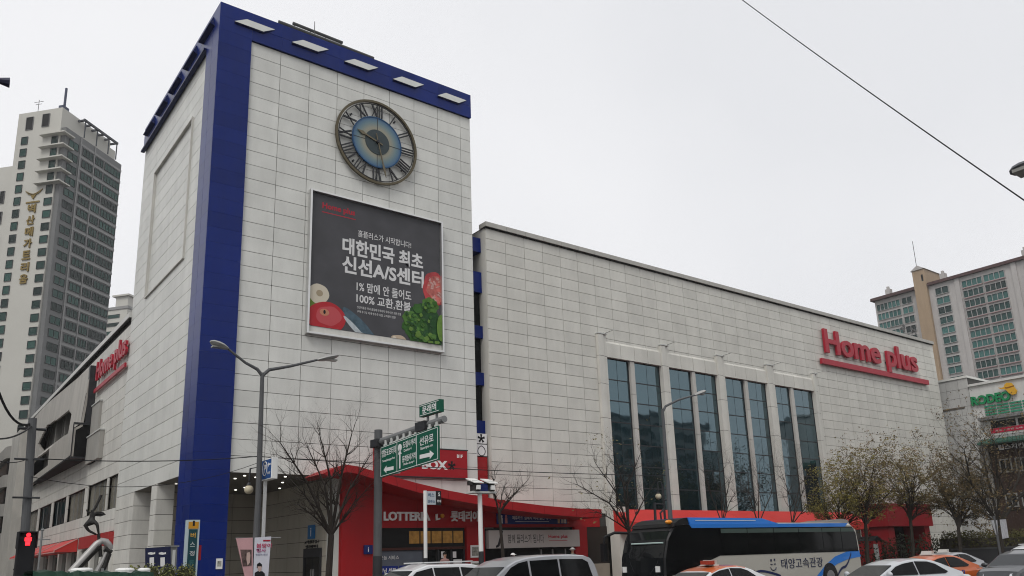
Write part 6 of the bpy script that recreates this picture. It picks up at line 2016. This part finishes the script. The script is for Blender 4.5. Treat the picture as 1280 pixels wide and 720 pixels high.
# black glazing on the near side: rises from the front skirt
side = [(BX_+.06, .95), (15.9, 1.12), (17.0, 1.40), (18.15, 1.70), (BR_-.16, 1.66), (BR_-.22, 2.55), (BR_-.5, 2.86), (16.2, 2.98), (15.54, 2.93), (15.09, 2.43), (14.85, 1.7)]
MB().prism([(x, YG_, z) for x, z in side], (0, .02, 0)).build('window_band', BGL, bus)
xs = [18.3, 20.1, 22.0, 23.9, 25.8, 27.4, 28.6]
for a, c in zip(xs[:-1], xs[1:]):
    MB().box((a+.02, YG_-.012, 1.76), (c-.02, YG_-.002, 2.80)).build('pane', glass_mat('coach_pane', (.003, .0035, .0035), .05, .002, .15, .3, 1.35), bus)
    MB().box((a+.02, YG_-.014, 2.62), (c-.02, YG_-.013, 2.80)).build('pelmet', M('pelmet_green', (.05, .075, .065), .3), bus)
MB().prism([(16.5, YG_-.014, 2.84), (16.35, YG_-.014, 3.0), (16.4, YG_-.014, 3.0), (28.1, YG_-.014, 3.03), (27.85, YG_-.014, 2.86)], (0, .3, 0)).build('cant_rail', BBL, bus)
MB().add([(16.45, BYN-.005, 2.985), (22.6, BYN-.005, 2.985), (16.35, BYN+.03, 3.27), (21.3, BYN+.03, 3.25), (16.45, BYF, 2.985), (22.6, BYF, 2.985), (16.35, BYF-.03, 3.27), (21.3, BYF-.03, 3.25)],
         [(0, 1, 3, 2), (4, 6, 7, 5), (2, 3, 7, 6), (0, 2, 6, 4), (1, 5, 7, 3)]).build('roof_pod', BBL, bus)
MB().box((16.8, BYN-.006, 3.14), (20.8, BYN+.02, 3.16)).build('pod_line', SHOPW, bus)
MB().prism([(26.0, BYN+.3, 3.03), (28.2, BYN+.3, 3.25), (28.7, BYN+.3, 3.2), (28.9, BYN+.3, 2.85), (28.6, BYN+.3, 2.85)], (0, 1.9, 0)).build('rear_spoiler', M('coach_grey', (.22, .21, .20), .4, coat=.3), bus)
# front mask
MB().prism([(15.45, BYN+.06, 2.9), (15.6, BYN+.06, 3.05), (15.85, BYN+.06, 3.17), (16.15, BYN+.06, 3.25), (16.44, BYN+.06, 3.27), (16.44, BYN+.06, 2.9)], (0, 2.38, 0)).build('front_cap', BBK, bus, smooth=rad(50))
MB().add([(BX_-.02, BYN+.1, .98), (BX_+.03, BYN+.1, 1.7), (BX_+.28, BYN+.1, 2.42), (BX_+.5, BYN+.1, 2.75), (BX_-.02, BYF-.1, .98), (BX_+.03, BYF-.1, 1.7), (BX_+.28, BYF-.1, 2.42), (BX_+.5, BYF-.1, 2.75),
          (BX_+.05, BYN+.1, .98), (BX_+.1, BYN+.1, 1.7), (BX_+.36, BYN+.1, 2.38), (BX_+.6, BYN+.1, 2.70), (BX_+.05, BYF-.1, .98), (BX_+.1, BYF-.1, 1.7), (BX_+.36, BYF-.1, 2.38), (BX_+.6, BYF-.1, 2.70)],
         [(0, 4, 5, 1), (1, 5, 6, 2), (2, 6, 7, 3), (0, 1, 9, 8), (1, 2, 10, 9), (2, 3, 11, 10)]).build('windscreen', glass_mat('coach_screen', (.008, .009, .010), .04, .002, .4, 0, 1.45), bus)
MB().tube([(BX_+.2, BYN+.2, 2.28), (BX_+.16, BYF-.6, 2.28)], .035, 6).build('visor_rail', M('visor_pale', (.4, .5, .48), .3), bus)
for y in (BYN+.35, BYF-.3):
    MB().box((BX_-.05, y-.1, 1.15), (BX_-.01, y+.12, 1.38)).build('screen_notice', SHOPW, bus)
MB().tube([(BX_+.0, BYN+.9, .99), (BX_+.02, BYN+.4, 1.5), (BX_+.08, BYN+.25, 1.9)], .018, 5).tube([(BX_+.0, BYF-.9, .99), (BX_+.02, BYF-.6, 1.5), (BX_+.08, BYF-.5, 1.9)], .018, 5).build('wiper', BLACK, bus)
MB().ball((15.55, BYN+.35, 3.1), .13, 8, 6, (1.5, .9, .7)).build('marker_lamp', M('amber', (.7, .25, .02), .3), bus)
MB().tube([(15.2, BYF-.1, 2.75), (14.7, BYF+.15, 2.78), (14.3, BYF+.35, 2.62), (14.25, BYF+.38, 2.3)], .06, 8).box((14.15, BYF+.28, 1.62), (14.35, BYF+.5, 2.35)).build('mirror', BBK, bus)
# livery
sw = MB()
cen = [(25.0, .55), (25.8, .95), (26.7, 1.28), (27.7, 1.48), (28.85, 1.56)]
wd_ = [.05, .12, .17, .17, .16]
up_ = [(x-.05, YG_, z+w) for (x, z), w in zip(cen, wd_)]; lo_ = [(x+.1, YG_, z-w) for (x, z), w in zip(cen, wd_)]
for i in range(4):
    sw.quad(lo_[i], lo_[i+1], up_[i+1], up_[i])
sw.build('swoosh', BBL, bus, fix=False)
for (x0, z0, x1, z1, x2, z2, w) in ((26.6, .45, 27.4, .95, 28.1, 1.6, .06), (19.6, .55, 20.8, .98, 22.2, .72, .05)):
    sw = MB()
    pts = [(x0+(x1-x0)*i/6, z0+(z1-z0)*(1-(1-i/6)**2)) for i in range(7)]+[(x1+(x2-x1)*i/6, z1+(z2-z1)*((i/6)**1.5)) for i in range(1, 7)]
    for (a, b_), (c, d) in zip(pts[:-1], pts[1:]):
        sw.quad((a, YG_-.004, b_-w), (c, YG_-.004, d-w), (c, YG_-.004, d+w), (a, YG_-.004, b_+w))
    sw.build('dark_line', M('livery_navy', (.012, .018, .07), .4), bus, fix=False)
NV_ = M('livery_ink', (.02, .025, .06), .5)
letters('letter', '태양고속관광', (23.95, YG_-.002, 1.24), ROT_FRONT, bus, NV_, w=3.25, h=.44, extrude=.008, bold=.0, split=True)
m = MB()
for (x, z) in ((21.6, 1.42), (21.85, 1.44)): m.box((x-.05, YG_-.01, z-.05), (x+.05, YG_-.002, z+.04))
for (x, z) in ((21.6, 1.24), (21.85, 1.25)): m.box((x-.07, YG_-.01, z-.02), (x+.07, YG_-.002, z+.02))
pts = [(21.72+.2*math.cos(a), 1.12-.14*math.sin(a)) for a in [PI*i/6 for i in range(7)]]
for (a, b_), (c, d) in zip(pts[:-1], pts[1:]): m.tube([(a, YG_-.004, b_), (c, YG_-.004, d)], .02, 4)
m.build('smile_mark', NV_, bus)
for x in (17.0, 26.1):
    for y in (BYN+.1, BYF-.1):
        wl = MB().lathe([(.38, y-.13), (.5, y-.13), (.52, y), (.5, y+.13), (.38, y+.13)], (x, 0, .52), axis='y', n=22).build('wheel', TYRE, bus)
        MB().lathe([(.33, y-.14), (.36, y+.14)], (x, 0, .52), axis='y', n=14).build('rim', RIM, wl)
    MB().lathe([(.62, BYN-.016), (.62, BYN+.03)], (x, 0, .56), axis='y', n=24).build('wheel_arch', BLACK, bus)
MB().box((BX_-.06, BYN+.3, .4), (BX_+.02, BYN+.7, .65)).build('headlight', LAMPW, bus); MB().box((BX_-.06, BYF-.7, .4), (BX_+.02, BYF-.3, .65)).build('headlight', LAMPW, bus)

# ---------------------------------------------------------------- people
SKIN = M('skin', (.42, .25, .18), .6)
HAIR = M('hair', (.015, .012, .01), .6)


def person(lab, loc, rz, h, top, legs, cap=None, arm=0.0):
    t = thing('person', lab, 'person', loc, rz)
    k = h/1.72
    V = lambda x, y, z: Vector((x*k, y*k, z*k))
    P_ = {'pelvis': V(0, 0, .95), 'waist': V(0, 0, 1.08), 'chest': V(0, .0, 1.3), 'neck0': V(0, 0, 1.43), 'neck': V(0, .01, 1.49), 'head0': V(0, .03, 1.56), 'head1': V(0, .02, 1.64)}
    R_ = {'pelvis': (.16*k, .11*k), 'waist': (.14*k, .10*k), 'chest': (.17*k, .115*k), 'neck0': (.10*k, .08*k), 'neck': .052*k, 'head0': .078*k, 'head1': .088*k}
    E_ = [('pelvis', 'waist'), ('waist', 'chest'), ('chest', 'neck0'), ('neck0', 'neck'), ('neck', 'head0'), ('head0', 'head1')]
    for s_, sd_ in ((-1, 'l'), (1, 'r')):
        st = .12*s_
        P_.update({sd_+'hip': V(.09*s_, 0, .88), sd_+'knee': V(.10*s_, .03+st*.5, .50), sd_+'ank': V(.10*s_, -.02+st, .09), sd_+'toe': V(.11*s_, .14+st, .04)})
        R_.update({sd_+'hip': .095*k, sd_+'knee': .062*k, sd_+'ank': .045*k, sd_+'toe': .038*k})
        E_ += [('pelvis', sd_+'hip'), (sd_+'hip', sd_+'knee'), (sd_+'knee', sd_+'ank'), (sd_+'ank', sd_+'toe')]
        P_.update({sd_+'sh': V(.19*s_, 0, 1.38), sd_+'el': V(.245*s_, -.02, 1.11), sd_+'wr': V(.235*s_, .10+arm, .90+arm), sd_+'palm': V(.23*s_, .13+arm, .82+arm)})
        R_.update({sd_+'sh': .06*k, sd_+'el': .042*k, sd_+'wr': .028*k, sd_+'palm': .034*k})
        E_ += [('chest', sd_+'sh'), (sd_+'sh', sd_+'el'), (sd_+'el', sd_+'wr'), (sd_+'wr', sd_+'palm')]
        for i, (dx, ln) in enumerate(((-.026, .068), (-.009, .08), (.009, .076), (.026, .06))):
            P_['%sf%d' % (sd_, i)] = V((.23+dx*.5)*s_, .14+dx+arm, .82-ln+arm)
            R_['%sf%d' % (sd_, i)] = .0085*k
            E_.append((sd_+'palm', '%sf%d' % (sd_, i)))
        P_[sd_+'th'] = V(.20*s_, .175+arm, .80+arm); R_[sd_+'th'] = .010*k; E_.append((sd_+'wr', sd_+'th'))
    me = skin_mesh(P_, E_, R_, 'pelvis', [SKIN, top, legs, BLACK], 1)
    for p in me.polygons:
        c = p.center/k
        arms = abs(c.x) > .17
        if c.z > 1.455: p.material_index = 0
        elif c.z < .10: p.material_index = 3
        elif c.z > .95 or (arms and c.z > .905+arm and c.z > .6): p.material_index = 1
        elif arms and c.z > .6: p.material_index = 0
        else: p.material_index = 2
    link('body', me, t, local=True)
    hc = V(0, .02, 1.62)
    hr_ = MB().ball(hc+Vector((0, -.018*k, .025*k)), .104*k, 14, 10, (.92, 1.02, 1.0))
    hm = hr_.mesh('hair', HAIR, smooth=True)
    bm = bmesh.new(); bm.from_mesh(hm)
    bmesh.ops.delete(bm, geom=[v for v in bm.verts if v.co.y > hc.y+.03*k and v.co.z < hc.z+.05*k or v.co.z < hc.z-.07*k], context='VERTS')
    bm.to_mesh(hm); bm.free()
    link('hair', hm, t, local=True)
    for s_ in (-1, 1):
        MB().ball(hc+Vector((.033*s_*k, .088*k, .0)), .011*k, 8, 6).build('eye', BLACK, t, local=True)
        MB().ball(hc+Vector((.088*s_*k, .0, -.01*k)), .026*k, 8, 6, (.4, .7, 1.1)).build('ear', SKIN, t, local=True)
    MB().ball(hc+Vector((0, .10*k, -.025*k)), .016*k, 8, 6, (.8, 1, 1.3)).build('nose', SKIN, t, local=True)
    MB().box(hc+Vector((-.022*k, .082*k, -.066*k)), hc+Vector((.022*k, .094*k, -.058*k))).build('mouth', M('lip', (.30, .10, .09), .5), t, local=True)
    if cap:
        m = MB().ball(hc+Vector((0, -.005*k, .045*k)), .112*k, 14, 8, (1, 1.05, .78)).lathe([(.10*k, -.005), (.165*k, -.018), (.165*k, -.010), (.10*k, .01)], hc+Vector((0, .02*k, .05*k)), n=18)
        m.build('hat', cap, t, local=True, smooth=True)
    return t


FZ = .55
a = hit(641, 700, 1, -3.0)
person('person in a dark jacket and a white sun hat walking past the pale sign board', (a.x, -3.0, FZ), rad(-100), 1.55, M('jacket_dark', (.03, .03, .035), .8), M('trousers_dark', (.025, .025, .03), .8), cap=WHITE)
a = hit(716, 700, 1, -2.6)
person('person in a grey green jacket with a pale cap beside the red pier', (a.x, -2.6, FZ), rad(160), 1.74, M('jacket_green', (.10, .13, .11), .8), M('trousers_dark', (.025, .025, .03), .8), cap=M('cap_grey', (.38, .37, .36), .7))
a = hit(556, 700, 1, -1.2)
person('person with a bare face in a pinkish top standing at the shop door', (a.x, -1.2, FZ), rad(170), 1.70, M('top_pink', (.30, .17, .16), .8), M('trousers_dark', (.025, .025, .03), .8))

# ---------------------------------------------------------------- far side of the road, seen in the glass
for i, (x, y, w, d, h, lab) in enumerate(((60, -95, 46, 14, 25, 'long beige apartment block across the road behind the camera'), (118, -88, 50, 14, 31, 'second beige apartment block across the road, further right'), (175, -60, 40, 16, 30, 'third beige apartment block down the road on the right'))):
    t = thing('apartment_block', lab, 'building', (x, y, 0), 0, 'apartment blocks across the road')
    MB().box((-w/2, -d, 0), (w/2, 0, h)).build('wall', AW_, t, local=True)
    MB().box((-w/2-.3, -d-.3, h), (w/2+.3, .3, h+1)).build('parapet', hg, t, local=True)
    for f in range(int(h/2.9)):
        for k in range(int(w/4.6)):
            o = window(t, (-w/2+2.6+k*4.6, 0, 2.2+f*2.9), 3.4, 1.9, '-y', mats=(AF, AG), cols=3, key='slab', th=.35)
            o.rotation_euler = (0, 0, PI)
for i, x in enumerate((40, 49, 57, 66, 74, 83)):
    rnd = random.Random(90+i)
    b_ = Vector((x, -36.5, .15))
    tree('leafy_tree', ('first', 'second', 'third', 'fourth', 'fifth', 'sixth')[i]+' leafing tree from the corner on the pavement across the road', b_, [(b_+Vector((rnd.uniform(-2.6, 2.6), rnd.uniform(-2.4, 2.4), rnd.uniform(5.5, 8.5))), .5) for _ in range(6)], .16, 90+i, 3, fork=b_+Vector((0, 0, 2.6)), leafmat=[OG, BG], nleaf=1600, lsize=.16, group='trees across the road', bark=BARKG)

# aerial cluster on the wing roof
ac = thing('roof_aerials', 'cluster of dark lattice aerials on the wing roof in front of the tan stair tower', 'antenna', (62, 5, 20.2))
m = MB()
rnd = random.Random(5)
c0 = hit(1138, 424, 1, 3)
for i in range(14):
    x = c0.x+rnd.uniform(-2.2, 2.2); z = 21.2+rnd.uniform(.3, 2.6)*(1-abs(x-c0.x)/3)
    m.tube([(x, 3+rnd.uniform(-.8, .8), 20.15), (x+rnd.uniform(-.2, .2), 3, z)], .04, 5)
    m.cbox((x, 3, z), (.35, .12, .25)); m.tube([(x-.4, 3, z-.3), (x+.4, 3, z-.25)], .03, 5)
m.build('aerial', M('aerial_grey', (.10, .10, .10), .6), ac)

for i, (x, y, w, d, h, lab) in enumerate(((-46, 60, 26, 70, 30, 'unseen grey office block across the side road, added for the blue frame to mirror'), (-48, 150, 28, 80, 36, 'taller unseen grey office block added further up the side road'))):  # out of view, added to darken the reflection in the tower's blue side
    t = thing('unseen_office_block', lab, 'building', (x, y, 0), 0, 'unseen blocks across the side road')
    MB().box((-w/2, -d/2, 0), (w/2, d/2, h)).build('wall', hg, t, local=True)
    MB().box((-w/2-.3, -d/2-.3, h), (w/2+.3, d/2+.3, h+1)).build('parapet', hgl, t, local=True)
    for f in range(int(h/3.2)):
        for k in range(int(d/6)):
            o = window(t, (w/2, -d/2+3.5+k*6, 2.4+f*3.2), 4.4, 1.9, '-x', mats=(AF, WG), cols=3, key='office', th=.3)
            o.rotation_euler = (0, 0, PI/2)

# ---------------------------------------------------------------- thin haze in the air
hz_ = MB().box((-200, -200, -1.2), (330, 420, 116)).build('haze', None, kind='stuff')
hz_.data.materials.clear()
hm = bpy.data.materials.new('haze')
hm.use_nodes = True
t = hm.node_tree
t.nodes.clear()
pv = t.nodes.new('ShaderNodeVolumePrincipled')
pv.inputs['Color'].default_value = (.95, .96, .98, 1)
pv.inputs['Density'].default_value = .00028
t.links.new(pv.outputs[0], t.nodes.new('ShaderNodeOutputMaterial').inputs['Volume'])
hz_.data.materials.append(hm)
